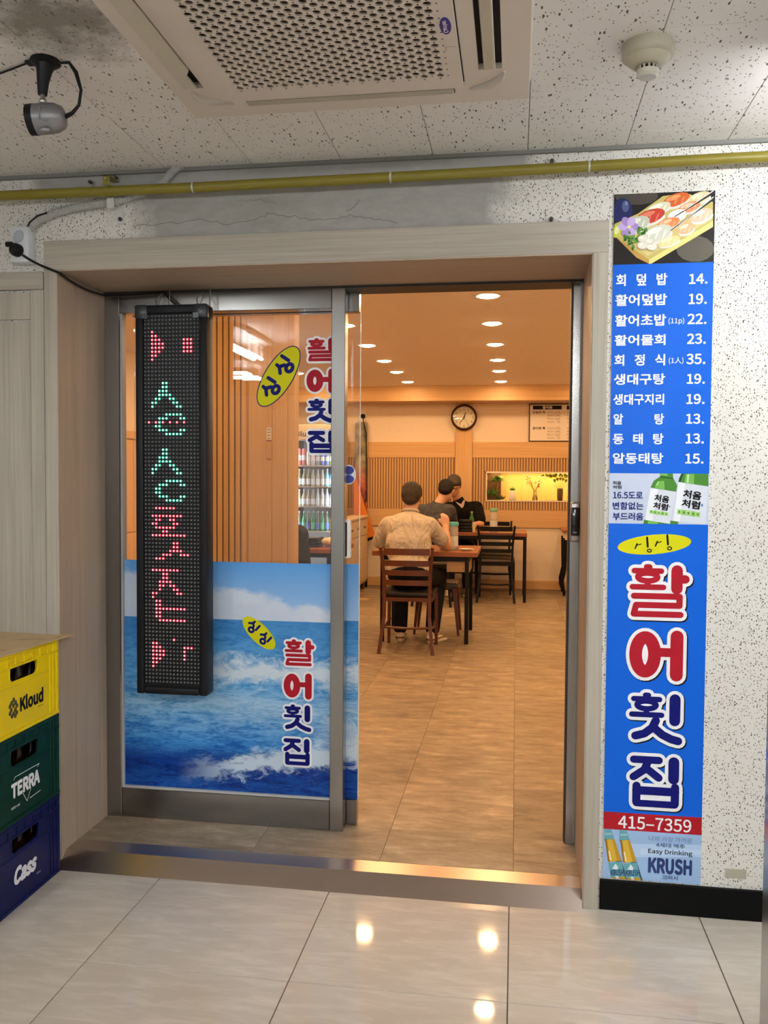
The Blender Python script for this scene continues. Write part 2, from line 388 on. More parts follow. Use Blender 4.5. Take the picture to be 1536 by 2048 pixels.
GREYW = wood('grey_oak_upright', (.44, .4, .335), (.31, .28, .23), 2, 1.0); GREYWH = wood('grey_oak_level', (.44, .4, .335), (.31, .28, .23), 0, 1.0)
TAUPE = wood('taupe_reveal', (.42, .33, .25), (.34, .265, .2), 2, .7); TAUPEH = wood('taupe_soffit', (.42, .33, .25), (.34, .265, .2), 0, .7)
WOODV = wood('warm_oak_upright', (.68, .44, .215), (.56, .34, .15), 2, .8, .45); WOODH = wood('warm_oak_level', (.68, .44, .215), (.56, .34, .15), 0, .8, .45)
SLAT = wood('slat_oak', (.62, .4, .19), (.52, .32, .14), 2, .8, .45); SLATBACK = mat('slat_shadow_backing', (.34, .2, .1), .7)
CREAM = mat('cream_paint', (.78, .66, .53), .7, var=.03); BLACKB = mat('black_skirting', (.005, .005, .005), .5, spec=.06)
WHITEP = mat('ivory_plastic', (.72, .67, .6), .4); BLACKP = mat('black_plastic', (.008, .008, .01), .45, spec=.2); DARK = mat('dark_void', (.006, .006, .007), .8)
GLASS = glass_thin('clear_pane', (.985, .99, .985))
# ================================================================== corridor shell
FZ = .05          # raised restaurant floor
CZ = 2.438        # corridor ceiling
RZ = 2.5          # restaurant ceiling
OX0, OX1, OZ = -1.587, .233, 2.107      # clear opening
fl = struct('floor', MB().box((-5, -7, -.1), (4, .06, -.004)), GROUT, 'pale polished porcelain tile floor of the corridor')
tile = mesh_of('floor_tile', MB().rbox((.0015, .0015, -.006), (.5985, .5985, 0), .0012), FLOOR)
for i in range(-4, 6):
    for j in range(-7, 1):
        o = link('floor_tile', tile, fl, True); o.location = (-1.2042+.6*i, -.5603+.6*j, 0)
ce = struct('ceiling', MB().box((-5, -7, CZ+.008), (4, .06, CZ+.1)), mat('ceiling_board', (.62, .6, .56), .9), 'white fissured acoustic tile ceiling of the corridor')
ctile = mesh_of('ceiling_tile', MB().rbox((.001, .001, 0), (.302, .599, .006), .0012), CEIL)
obj('seam_backing', MB().box((-2.4, -3.6, CZ+.0064), (1.84, 0, CZ+.0076)), mat('seam_dark', (.06, .055, .05), .9), ce)
def ctile_cut(name, x0, y0, x1, y1): return mesh_of(name, MB().rbox((x0, y0, 0), (x1, y1, .006), .0012), CEIL)
for i in range(-8, 6):
    x = .025+(.303*i)
    off = -.418 if i % 2 == 0 else -.113
    for j in range(-5, 2):
        y0, y1 = off+.6*(j-1), off+.6*j
        if y0 >= -.001: continue
        if y1 > 0: me = ctile_cut('ceiling_tile', x+.0008, y0+.0008, x+.3022, -.0008); o = link('ceiling_tile', me, ce, True); o.location = (0, 0, CZ)
        else:
            # object coordinates carry the pattern, so shift the mesh, not the object
            me = ctile_cut('ceiling_tile', x+.0008, y0+.0008, x+.3022, y1-.0008); o = link('ceiling_tile', me, ce, True); o.location = (0, 0, CZ)
wf = MB()
wf.box((OX1, 0, 0), (4, .3, CZ)).box((-5, 0, 0), (OX0, .3, CZ)).box((OX0, 0, OZ), (OX1, .3, CZ))
wall_front = struct('wall_front', wf, PLASTER, 'speckled white plaster wall around the restaurant doorway')
struct('wall_back', MB().box((-5, -7.1, 0), (4, -7, CZ)), mat('corridor_paint', (.78, .76, .72), .8), 'plain pale wall across the corridor')
struct('wall_left', MB().box((-5.1, -7, 0), (-5, .3, CZ)), MATS['corridor_paint'], 'plain pale wall at the left corridor end')
struct('wall_right', MB().box((4, -7, 0), (4.1, .3, CZ)), MATS['corridor_paint'], 'plain pale wall at the right corridor end')
struct('baseboard_right', MB().rbox((.286, -.012, 0), (.84, 0, .098), .002), BLACKB, 'black skirting below the poster')
# casing of the doorway: three boards on the wall face, reveal boards behind
tr = struct('trim_1', MB().rbox((OX1, -.014, .0), (.281, .004, OZ), .0015), GREYW, 'grey oak casing of the doorway')
obj('jamb_board', MB().rbox((-1.634, -.014, 0), (OX0, .004, OZ), .0015), GREYW, tr)
obj('head_board', MB().rbox((-1.634, -.014, OZ), (.281, .004, 2.208), .0015), GREYWH, tr)
obj('reveal_board', MB().box((OX1-.003, -.012, 0), (OX1+.001, .4, OZ)), TAUPE, tr)
obj('reveal_board', MB().box((OX0-.001, .1, 0), (OX0+.004, .4, OZ)), TAUPE, tr)
obj('reveal_board', MB().box((OX0-.001, -.012, 0), (OX0+.003, .0985, OZ)), TAUPE, tr)
obj('head_lining', MB().box((OX0, -.012, OZ-.004), (OX1, .4, OZ)), TAUPEH, tr)
# grey oak panelling left of the doorway
lp = struct('trim_2', MB().rbox((-3.4, -.016, 2.043), (-1.637, -.0, 2.104), .0015), GREYWH, 'grey oak wall panelling left of the doorway')
obj('panel_stile', MB().rbox((-1.686, -.012, 0), (-1.636, .0, 2.042), .001), GREYW, lp)
obj('panel_rail', MB().rbox((-3.4, -.012, 1.94), (-1.687, .0, 2.034), .001), GREYW, lp)
obj('panel_field', MB().rbox((-3.4, -.004, 0), (-1.687, .0, 1.936), .001), GREYW, lp)
# steel nosing of the step
th = struct('trim_3', MB().prism([(-.042, 0), (.02, FZ), (.105, FZ), (.105, 0)], OX0+.0, OX1-.004, 'X'), m_steel('polished_nosing', .55, .28, 0, (1, .84, .74)), 'polished stainless step edge across the doorway')
# ================================================================== restaurant shell
YB = 7.8; XL, XR = -3.4, 1.7
fi = struct('floor', MB().box((XL, .105, -.05), (XR, YB, FZ-.003)), GROUTIN, 'brown travertine-look vinyl tile floor of the restaurant')
itile = mesh_of('floor_tile', MB().rbox((.0006, .0004, -.004), (.4644, .5056, 0), .0004), FLOORIN)
edge_tile = mesh_of('floor_tile', MB().rbox((.0006, .0004, -.004), (.4644, .2806, 0), .0004), FLOORIN)
for i in range(-8, 4):
    for j in range(-1, 15):
        x, y = .009+.465*i, .388+.506*j
        if x < XL-.1 or x+.46 > XR+.2 or y+.5 > YB+.15: continue
        o = link('floor_tile', edge_tile if j < 0 else itile, fi, True); o.location = (x, .107 if j < 0 else y, FZ)
struct('ceiling', MB().box((XL, .3, RZ), (XR, YB, RZ+.1)), mat('warm_ceiling', (.9, .82, .73), .85, var=.05), 'warm plain ceiling of the restaurant')
struct('wall_entrance', MB().box((OX1+.0, .301, 0), (XR, .4, RZ)).box((XL, .301, 0), (OX0, .4, RZ)).box((OX0, .301, OZ), (OX1, .4, RZ)), CREAM, 'inner face of the entrance wall')
struct('wall_right', MB().box((XR, .3, 0), (XR+.1, YB, RZ)), CREAM, 'cream side wall of the restaurant')
# left wall: oak dado, cream above
wl = struct('wall_left', MB().box((XL-.1, .3, 0), (XL, YB, RZ)), CREAM, 'cream and oak side wall left in the restaurant')
for k in range(9):
    obj('wall_panel', MB().rbox((XL, .45+k*.8, .9), (XL+.018, 1.24+k*.8, 1.72), .003), WOODV, wl)
    obj('wall_panel', MB().rbox((XL, .45+k*.8, .06), (XL+.018, 1.24+k*.8, .89), .003), WOODV, wl)
obj('wall_rail', MB().rbox((XL, .42, 1.73), (XL+.03, YB, 1.80), .003), WOODH, wl)
# back wall with niche opening
NX0, NX1, NZ0, NZ1, ND = -.349, 1.05, 1.137, 1.477, .3
wb = MB().box((XL, YB, 0), (NX0, YB+.1, RZ)).box((NX1, YB, 0), (XR, YB+.1, RZ)).box((NX0, YB, 0), (NX1, YB+.1, NZ0)).box((NX0, YB, NZ1), (NX1, YB+.1, RZ))
wbk = struct('wall_far', wb, CREAM, 'far restaurant wall of cream paint, oak bands and upright slats')
struct('baseboard_far', MB().rbox((XL, YB-.012, FZ), (XR, YB, .163), .002), WOODH, 'oak skirting along the far restaurant wall')
PX0, PX1 = -.739, -.53
for x0, x1 in ((XL, PX0-.002), (PX1+.002, XR)):
    obj('oak_band', MB().rbox((x0, YB-.02, .805), (x1, YB, 1.018), .002), WOODH, wbk)
    obj('oak_band', MB().rbox((x0, YB-.02, 1.655), (x1, YB, 1.85), .002), WOODH, wbk)
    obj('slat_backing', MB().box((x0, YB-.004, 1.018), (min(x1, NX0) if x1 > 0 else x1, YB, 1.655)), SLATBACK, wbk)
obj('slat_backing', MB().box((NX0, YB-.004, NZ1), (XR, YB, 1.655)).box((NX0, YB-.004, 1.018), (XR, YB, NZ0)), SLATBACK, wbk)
obj('pilaster', MB().rbox((PX0, YB-.035, .805), (PX1, YB, 2.36), .003), WOODV, wbk)
p = .0338
def slatm(z0, z1): return mesh_of('slat', MB().rbox((-.0105, -.02, z0), (.0105, -.003, z1), .002), SLAT)
s_full, s_top, s_bot = slatm(1.02, 1.653), slatm(NZ1+.014, 1.653), slatm(1.02, NZ0-.014)
x = -2.7
while x < .95:
    if not (PX0-.012 < x < PX1+.012):
        for me in ((s_full,) if x < NX0-.02 else (s_top, s_bot)):
            o = link('slat', me, wbk, True); o.location = (x, YB, 0)
    x += p
sf = struct('trim_4', MB().rbox((XL, 7.42, 2.322), (XR, YB, RZ), .002), WOODH, 'oak boxed beam below the far ceiling edge')
# niche
nb = MB().box((NX0, YB+.1, NZ0-.02), (NX1, YB+ND, NZ0)).box((NX0, YB+.1, NZ1), (NX1, YB+ND, NZ1+.02)).box((NX0, YB+ND, NZ0-.02), (NX1, YB+ND+.02, NZ1+.02)).box((NX0-.02, YB+.1, NZ0-.02), (NX0, YB+ND+.02, NZ1+.02)).box((NX1, YB+.1, NZ0-.02), (NX1+.02, YB+ND+.02, NZ1+.02))
nicheo = struct('wall_niche', nb, wood('niche_oak', (.78, .56, .26), (.7, .48, .2), 2, .6), 'glowing oak display niche in the far wall')
fr_m = mat('niche_frame_white', (.85, .8, .7), .4)
nf = MB()
for a, b in (((NX0-.012, NZ0-.012), (NX1, NZ0)), ((NX0-.012, NZ1-.006), (NX1, NZ1+.012)), ((NX0-.012, NZ0), (NX0, NZ1))): nf.box((a[0], YB-.024, a[1]), (b[0], YB+.1, b[1]))
obj('niche_frame', nf, fr_m, nicheo)
obj('light_strip', MB().box((NX0+.05, YB+.11, NZ1-.004), (NX1-.05, YB+.125, NZ1-.0005)), emis('niche_strip', (1, .66, .22), NICHE_E*7), nicheo, 'warm LED strip')
# partition inside, left of the aisle
PY = 2.0
pt = struct('wall_partition', MB().box((-2.12, PY, FZ), (-1.262, PY+.1, RZ)), WOODV, 'oak partition with upright battens behind the glass')
for k in range(10):
    xx = -1.738+.036*5-.036*k
    obj('batten', MB().rbox((xx-.015, PY-.022, FZ), (xx+.013, PY, RZ), .004, 2), WOODV, pt)
obj('partition_panel', MB().rbox((-1.535, PY-.006, FZ), (-1.395, PY, RZ), .001), WOODV, pt)
obj('partition_panel', MB().rbox((-1.393, PY-.006, FZ), (-1.300, PY, RZ), .001), WOODV, pt)
obj('partition_edge', MB().rbox((-1.298, PY-.008, FZ), (-1.262, PY, RZ), .002), WOODV, pt)
# ================================================================== lamps
def tube_lamp(name, label, c, along, L, n=2, gap=.1):
    w = .09+gap*(n-1)/2
    t = thing(name, label, 'ceiling light', (c[0], c[1], CZ), group='fluorescent corridor lights')
    hx, hy = (L/2+.03, w) if along == 'X' else (w, L/2+.03)
    obj('housing', MB().rbox((c[0]-hx, c[1]-hy, CZ-.03), (c[0]+hx, c[1]+hy, CZ), .006), mat('lamp_white', (.8, .8, .78), .4), t)
    for k in range(n):
        o = (k-(n-1)/2)*gap
        a = (c[0]-L/2, c[1]+o, CZ-.13) if along == 'X' else (c[0]+o, c[1]-L/2, CZ-.13)
        b = (c[0]+L/2, c[1]+o, CZ-.13) if along == 'X' else (c[0]+o, c[1]+L/2, CZ-.13)
        for e_ in (a, b): obj('lamp_holder', MB().box((e_[0]-.012, e_[1]-.012, CZ-.15), (e_[0]+.012, e_[1]+.012, CZ-.03)), MATS['lamp_white'], t)
        obj('tube', MB().cyl(a, b, .014, n=10), emis('fluorescent_tube', COOL, TUBE_E), t, smooth=True)
    return t
tube_lamp('ceiling_light', 'twin fluorescent light running lengthwise over the left of the corridor', (-1.98, -2.45), 'Y', .7, 2, .06)
tube_lamp('ceiling_light', 'twin fluorescent light set crosswise at the far corridor left', (-2.45, -3.91), 'X', .26, 2, .32)
tube_lamp('ceiling_light', 'added twin fluorescent fill light at the unseen rear of the corridor', (-.6, -5.6), 'X', 1.2, 2, .14)  # extra lamp added behind the camera to even out the corridor light
tube_lamp('ceiling_light', 'twin fluorescent light over the middle of the corridor', (0.6, -3.6), 'X', 1.2, 2, .14)
tube_lamp('ceiling_light', 'twin fluorescent light over the right of the corridor', (2.3, -2.2), 'X', 1.2, 2, .14)
tube_lamp('ceiling_light', 'fluorescent light by the wall right of the poster', (1.35, -.62), 'X', 1.2, 1, .1)
dl = None
rim = MB().lathe([(.062, .0), (.082, -.004), (.09, 0)], n=28); lens = MB().lathe([(0, -.011), (.04, -.009), (.058, -.004), (.064, -.0005)], n=28)
for X, ys in ((-.18, (.9, 1.5, 2.457, 3.385, 4.344, 5.268, 6.084, 7.032)), (-1.237, (1.2, 2.4, 3.345, 4.281, 5.226, 6.065, 6.987)), (-2.3, (1.3, 2.45, 3.38, 4.32, 5.25, 6.07, 7.0)), (.88, (1.5, 3.38, 5.25, 7.0))):
    nm = {-.18: 'row above the right table', -1.237: 'middle row above the chairs', -2.3: 'row beside the left wall', .88: 'row beside the right wall'}[X]
    for k, y in enumerate(ys):
        nth = ('first', 'second', 'third', 'fourth', 'fifth', 'sixth', 'seventh', 'eighth')[k]
        lab = 'round recessed downlight, %s from the door in the %s' % (nth, nm)
        if dl is None:
            dl = thing('downlight', lab, 'downlight', (X, y, RZ), group='recessed restaurant downlights')
            obj('rim', rim, mat('downlight_rim', (.85, .8, .72), .4), dl, smooth=True, local=True)
            obj('lens', lens, emis('downlight_lens', (1, .6, .28), DOWN_E), dl, local=True)
        else: dup(dl, (X, y, RZ), 0, lab)
# ================================================================== steel and glass doors
DY = .33
SEALX = mat('rubber_seal', (.03, .03, .03), .6)
d1 = struct('door_1', MB().rbox((-1.583, DY, FZ), (-1.522, DY+.055, OZ-.004), .002), STEEL, 'fixed glass door panel in a brushed steel frame with a printed sea view')
obj('stile', MB().rbox((-.684, DY, FZ), (-.632, DY+.055, OZ-.004), .002), STEEL, d1)
obj('top_rail', MB().rbox((-1.522, DY+.003, 2.022), (-.684, DY+.052, OZ-.004), .002), STEELH, d1)
obj('bottom_rail', MB().rbox((-1.522, DY+.003, FZ), (-.684, DY+.052, .165), .002), STEELH, d1)
obj('glazing_bead', MB().box((-1.522, DY+.008, .165), (-.684, DY+.045, .172)).box((-1.522, DY+.008, .172), (-1.516, DY+.045, 2.022)), mat('bead_grey', (.5, .5, .5), .4), d1)
obj('pane', MB().box((-1.522, DY+.024, .165), (-.684, DY+.028, 2.022)), GLASS, d1)
obj('sea_print', MB().box((-1.516, DY+.021, .172), (-.684, DY+.0235, 1.066)), SEA, d1, 'sea photograph printed on film')
SY = .395
d2 = struct('door_2', MB().rbox((-1.5, SY, FZ+.004), (-.592, SY+.04, .15), .002), STEELH, 'glass sliding door pushed open behind the fixed panel')
obj('top_rail', MB().rbox((-1.5, SY, 2.02), (-.592, SY+.04, 2.098), .002), STEELH, d2)
obj('pane', MB().box((-1.5, SY+.018, .15), (-.59, SY+.022, 2.02)), GLASS, d2)
obj('glass_edge', MB().box((-.59, SY+.017, .15), (-.5875, SY+.023, 2.02)), mat('glass_edge_bright', (.75, .78, .7), .2), d2)
obj('sea_print', MB().box((-.683, SY+.014, .15), (-.591, SY+.0175, 1.062)), SEA, d2, 'sea photograph printed on film')
hd = obj('pull_handle', MB().rbox((-.652, SY-.03, 1.085), (-.614, SY-.004, 1.235), .012, 3), mat('handle_white', (.75, .73, .7), .3), d2, 'white pull handle with black grip', smooth=True)
obj('grip', MB().rbox((-.652, SY-.034, 1.095), (-.628, SY-.029, 1.225), .002), BLACKP, hd)
stk = obj('sticker', MB().add(onplane(oval(-.632, 1.405, .03, .038, 20), 'Y', SY+.012), [tuple(range(20))]), mat('sticker_white', (.8, .8, .8), .4), d2)
flat('sticker_print', [oval(-.632, 1.422, .022, .016, 16), oval(-.632, 1.388, .022, .016, 16)], 'Y', SY+.0115, mat('navy_print', (.02, .04, .28), .4), stk)
text('UP', (-.64, 1.4005, -.62, 1.409), 'Y', SY+.011, MATS['navy_print'], stk, .02)
# top track and lock jamb
obj('track', MB().box((OX0, .325, OZ-.013), (OX1, .44, OZ-.004)), mat('track_dark', (.03, .028, .026), .5), d1)
d3 = struct('door_3', MB().rbox((.196, .36, FZ), (.2295, .43, OZ-.004), .002), STEEL, 'brushed steel lock jamb at the right of the doorway')
obj('jamb_seal', MB().box((.191, .372, FZ), (.196, .42, OZ-.01)), SEALX, d3)
obj('jamb_channel', MB().box((.2225, .354, FZ+.01), (.2295, .361, OZ-.01)), mat('channel_grey', (.25, .26, .24), .4), d3)
lk = obj('lock_body', MB().rbox((.1955, .332, 1.168), (.2315, .36, 1.312), .009, 3), mat('lock_silver', (.42, .4, .38), .32, .8), d3, 'silver keypad lock with black face', smooth=True)
obj('keypad', MB().rbox((.1985, .327, 1.19), (.2285, .334, 1.292), .005, 2), mat('lock_black', (.006, .006, .008), .12), lk, smooth=True)
obj('keypad_slot', MB().box((.207, .3262, 1.2), (.219, .3268, 1.2035)).box((.204, .3312, 1.2985), (.2225, .3317, 1.301)), mat('lock_print', (.4, .4, .4), .4), lk)
# ================================================================== fat letters
def HL(ox=0.):   # the hieut with its o, shared by two letters: (strokes in unit box, y up)
    return [([(.33, .93), (.36, .93)], 0), ([(.1, .84), (.56, .84)], 0), ('o', .33, .7, .17, .085), ([(.33, .6), (.33, .5)], 0), ([(.07, .475), (.6, .475)], 0)]
def HL2(): return [([(.31, .95), (.36, .95)], 0), ([(.1, .875), (.56, .875)], 0), ('o', .33, .76, .17, .075), ([(.33, .66), (.33, .6)], 0), ([(.07, .57), (.6, .57)], 0)]
GLY = {   # (points in unit box, pen width factor) or ('o', cx, cy, rx, ry)
 'hwal': HL2()+[([(.83, .89), (.83, .55)], 1.95), ([(.83, .73), (.97, .73)], 1.5), ([(.1, .4), (.88, .4), (.88, .23), (.14, .23), (.1, .06), (.9, .06)], 1.08)],
 'eo': [('o', .275, .5, .175, .33), ([(.853, .86), (.853, .12)], 1), ([(.5, .55), (.85, .55)], .72)],
 'hoet': HL2()+[([(.835, .89), (.835, .47)], 1.95), ([(.5, .46), (.44, .32), (.3, .2), (.14, .15)], 1.5), ([(.46, .33), (.62, .19), (.78, .11), (.9, .08)], 1.5)],
 'jip': [([(.1, .91), (.56, .91)], 1.4), ([(.36, .88), (.3, .72), (.1, .57)], 1.45), ([(.34, .74), (.56, .57)], 1.45), ([(.83, .89), (.83, .56)], 1.95), ([(.16, .4), (.16, .08)], 1.5), ([(.86, .4), (.86, .08)], 1.5), ([(.16, .31), (.86, .31)], 1.6), ([(.16, .06), (.86, .06)], 1.3)],
 'sing': [([(.3, .95), (.28, .75), (.05, .52)], 1), ([(.3, .76), (.5, .55)], 1), ([(.8, .98), (.8, .5)], 1), ('o', .52, .22, .2, .19)],
}
def glyph(key, box, w, add=0.0):
    a0, b0, a1, b1 = box; out = []
    for s in GLY[key]:
        if s[0] == 'o': pts = oval(s[1], s[2], s[3], s[4], 22); cl = True; f = 1
        else: pts = s[0]; cl = False; f = s[1] or 1
        out += stroke2d([(a0+x*(a1-a0), b0+y*(b1-b0)) for x, y in pts], w*f+add, cl, 14)
    return out
def penw(key, bx): return (bx[2]-bx[0])*(.235 if key == 'eo' else .1)
RED = mat('letter_red', (.36, .008, .02), .5, spec=.15); NAVY = mat('letter_navy', (.004, .006, .13), .5, spec=.12); WHITE = mat('letter_white', (.82, .83, .86), .45)
LBLACK = mat('letter_black', (.008, .007, .008), .5, spec=.12); YEL = mat('oval_yellow', (.6, .58, .004), .5, spec=.15); DNAVY = mat('letter_dark_navy', (.01, .03, .14), .45)
def big_name(boxes, plane, d, parent, halo, shadow=0.0):
    for key, bx in zip(('hwal', 'eo', 'hoet', 'jip'), boxes):
        w = penw(key, bx)
        if shadow: flat('letter_shadow', glyph(key, (bx[0]+shadow, bx[1]-shadow, bx[2]+shadow, bx[3]-shadow), w, halo), plane, d-.0003, LBLACK, parent)
        flat('letter_halo', glyph(key, bx, w, halo), plane, d-.0009, WHITE, parent)
        flat('letter', glyph(key, bx, w), plane, d-.0015, RED if key in ('hwal', 'eo') else NAVY, parent)
# stickers on the fixed door
DG = DY+.0235
g1 = [pbox(*b, DG) for b in ((614, 677, 672, 722), (614, 738, 672, 785), (614, 798, 672, 846), (614, 862, 672, 905))]
big_name(g1, 'Y', DG, d1, .016)
DG2 = DG-.004
g2 = [pbox(*b, DG) for b in ((569, 1279, 627, 1331), (569, 1345, 626, 1397), (567, 1409, 625, 1462), (566, 1476, 624, 1529))]
big_name(g2, 'Y', DG2, d1, .016)
def oval_badge(u, v, rl, rs, rot, d, parent, key, tw, edge=None):
    c = at(u, v, Y=d)
    if edge: flat('badge_edge', [oval(c.x, c.z, rl+.004, rs+.004, 40, rot)], 'Y', d-.0002, edge, parent)
    flat('badge', [oval(c.x, c.z, rl, rs, 40, rot)], 'Y', d-.0004, YEL, parent, )
    for k in (-1, 1):
        bx = (c.x+k*rl*.38-rl*.3, c.z-rs*.62, c.x+k*rl*.38+rl*.3, c.z+rs*.62)
        flat('badge_letter', glyph('sing', bx, tw), 'Y', d-.0007, NAVY, parent, rot, (c.x, c.z))
oval_badge(557, 753, .128, .052, math.radians(57), DG, d1, 'sing', .014, NAVY)
oval_badge(518, 1266, .083, .036, math.radians(-43), DG2, d1, 'sing', .009)
# ================================================================== LED display
LY = .2
led = thing('led_sign', 'black LED display hanging in front of the fixed door panel', 'LED sign', (-1.26, .24, .58))
b = at(270, 1000, Y=LY); LX0, LX1, LZ0, LZ1 = -1.398, -1.122, .578, 2.024
hs = MB(); hs.box((LX0+.01, LY+.012, LZ0+.01), (LX1-.01, LY+.078, LZ1-.01))
obj('housing', hs, BLACKP, led)
bw = .03
for a, c in (((LX0, LZ0), (LX0+bw, LZ1)), ((LX1-bw, LZ0), (LX1, LZ1)), ((LX0+bw, LZ0), (LX1-bw, LZ0+.027)), ((LX0+bw, LZ1-.032), (LX1-bw, LZ1))):
    obj('bezel', MB().rbox((a[0], LY, a[1]), (c[0], LY+.076, c[1]), .007, 2), BLACKP, led, smooth=True)
for x in (LX0-.001, LX1-.049):
    obj('corner_cap', MB().rbox((x, LY-.003, LZ1-.05), (x+.05, LY+.03, LZ1+.001), .006, 2).box((x+.03 if x < -1.3 else x-.001, LY-.0035, LZ1-.051), (x+.051 if x < -1.3 else x+.02, LY-.002, LZ1-.032)), mat('cap_black', (.02, .022, .028), .3), led, smooth=True)
PXs, PZs = .01367, .01446
def ledpos(c, r): return (-1.3625+c*PXs, LY+.009, 1.984-r*PZs)
RP = {}   # (col,row) -> colour
def put(col, r0, rows):
    for i, cells in enumerate(rows):
        for c in cells: RP[(c, r0+i)] = col
put('r', 4, [[2], [2, 3], [2, 3, 4, 11, 12, 13], [2, 3, 4, 5, 11, 12, 13], [2, 3, 4, 5, 11, 12, 13], [2, 3, 4, 11, 12, 13], [2, 3], [2]])
SI = [[5, 6], [5, 6], [4, 5, 6], [4, 5, 6, 7], [3, 4, 7, 8], [2, 3, 8, 9], [2, 9, 10]]
IE = [[6, 7, 8, 9, 10], [4, 5, 6, 10, 11], [3, 4], [3, 4], [4, 5, 6, 10, 11], [6, 7, 8, 9, 10]]
put('g', 17, SI); put('g', 25, IE); put('r', 27, [[1, 3, 5, 7, 9, 11]])
put('g', 34, SI); put('g', 42, IE)
put('r', 49, [[3, 4, 5, 6, 7, 8], [], [2, 3, 4, 5, 6, 7, 8, 9, 10], [3, 4, 7, 8], [2, 3, 8, 9], [3, 4, 5, 6, 7, 8], [5, 6], [2, 3, 4, 5, 6, 7, 8, 9, 10, 11], [], [8, 9], [8, 9], [7, 8, 9, 10], [5, 6, 7, 10, 11, 12], [3, 4, 5]])
put('r', 65, [[2, 3, 4, 5, 6, 7, 8, 9], [5, 6], [5, 6], [4, 5, 6, 7], [4, 5, 7, 8], [4, 8, 9], [2, 3, 9, 10], [2], [3, 4], [3, 4], [3, 4, 5, 6, 7, 8, 9, 10, 11], [3, 4], [3, 4], [4, 5, 6, 7, 8, 9, 10, 11]])
put('r', 83, [[8], [2, 3], [2, 3, 4, 11, 12, 13], [2, 3, 4, 5, 11], [2, 3, 4, 5, 11], [2, 3, 4, 11], [2, 3], [2]])
un, rd, gr, wh, wg = MB(), MB(), MB(), MB(), MB()
for r in range(95):
    for c in range(16):
        x, y, z = ledpos(c, r); k = RP.get((c, r))
        if k:
            {'r': rd, 'g': gr}[k].lathe([(.0056, 0), (.003, -.0035)], (x, y+.003, z), 6, 'Y'); {'r': wh, 'g': wg}[k].lathe([(.0033, -.003), (.002, -.006), (0, -.0068)], (x, y+.003, z), 6, 'Y')
        else: un.lathe([(.0042, 0), (.0032, -.005), (0, -.007)], (x, y+.003, z), 6, 'Y')
obj('led_dots', un, mat('led_off', (.12, .125, .12), .2), led, 'unlit grey LED lenses', kind='stuff', smooth=True)
obj('lit_dots', rd, emis('led_red_rim', (1, .02, .06), .22), led, 'red glow round the lit LEDs', kind='stuff')
obj('lit_dots', gr, emis('led_green_rim', (.02, .8, .5), .1), led, 'green glow round the lit LEDs', kind='stuff')
obj('lit_cores', wh, emis('led_red', (1, .36, .42), 1.1), led, 'lit red LEDs', kind='stuff')
obj('lit_cores', wg, emis('led_green', (.6, 1, .92), .9), led, 'lit green LEDs', kind='stuff')
for x in (-1.33, -1.17):
    obj('hook', MB().tube([(x, LY+.05, LZ1-.004), (x+.012, LY+.06, LZ1+.03), (x, LY+.09, LZ1+.06), (x-.012, LY+.06, LZ1+.03), (x-.002, LY+.05, LZ1-.004)], .0022, 6), mat('hook_wire', (.35, .33, .3), .35, .9), led, smooth=True)
    obj('hanger_rod', MB().cyl((x+.03, LY+.09, LZ1+.0), (x+.03, LY+.09, OZ-.005), .002, n=6), MATS['hook_wire'], led)
# power cord from wall socket to the sign
def catenary(pts, sag, n=10):
    out = []
    for (a, b2), s in zip(zip(pts[:-1], pts[1:]), sag):
        a, b2 = Vector(a), Vector(b2)
        for i in range(n): t = i/n; q = a.lerp(b2, t); q.z -= s*4*t*(1-t); out.append(q)
    return out+[Vector(pts[-1])]
e0 = at(45, 510, Y=-.055); e1 = at(140, 545, Y=-.02); e2 = at(212, 572, Y=.31)
obj('power_cord', MB().tube(catenary([e0, at(92, 535, Y=-.02), at(119, 546, Y=-.02), (-1.575, .04, 2.088), (-1.565, .3, 2.085), (-1.33, .3, 2.092), (-1.26, .285, LZ1+.006)], (.003, .0, .0, .008, .003, .003)), .0042, 8), BLACKP, None, 'thin black power cord running from wall socket to LED sign', 'cord', smooth=True)
# ================================================================== wall socket
sx0, sx1 = -1.742, -1.676
so = thing('wall_socket', 'white double socket box with black plug above the panelling', 'socket', (-1.71, -.0, 2.13))
obj('box', MB().rbox((sx0, -.045, 2.13), (sx1+.004, 0, 2.252), .006, 2), mat('socket_white', (.62, .65, .68), .35), so, smooth=True)
obj('flap_cover', MB().add(onplane(oval(-1.708, 2.218, .019, .024, 20, -.5), 'Y', -.0455), [tuple(range(20))]).lathe([(.02, 0), (.018, -.004)], (-1.708, -.044, 2.218), 18, 'Y'), mat('socket_grey', (.42, .46, .5), .35), so)
pg = obj('plug', MB().lathe([(.023, 0), (.022, -.018), (.014, -.03), (0, -.031)], (-1.712, -.045, 2.17), 18, 'Y'), BLACKP, so, 'black round plug', smooth=True)
obj('plug_tab', MB().rbox((-1.742, -.075, 2.178), (-1.715, -.06, 2.194), .003), BLACKP, pg)
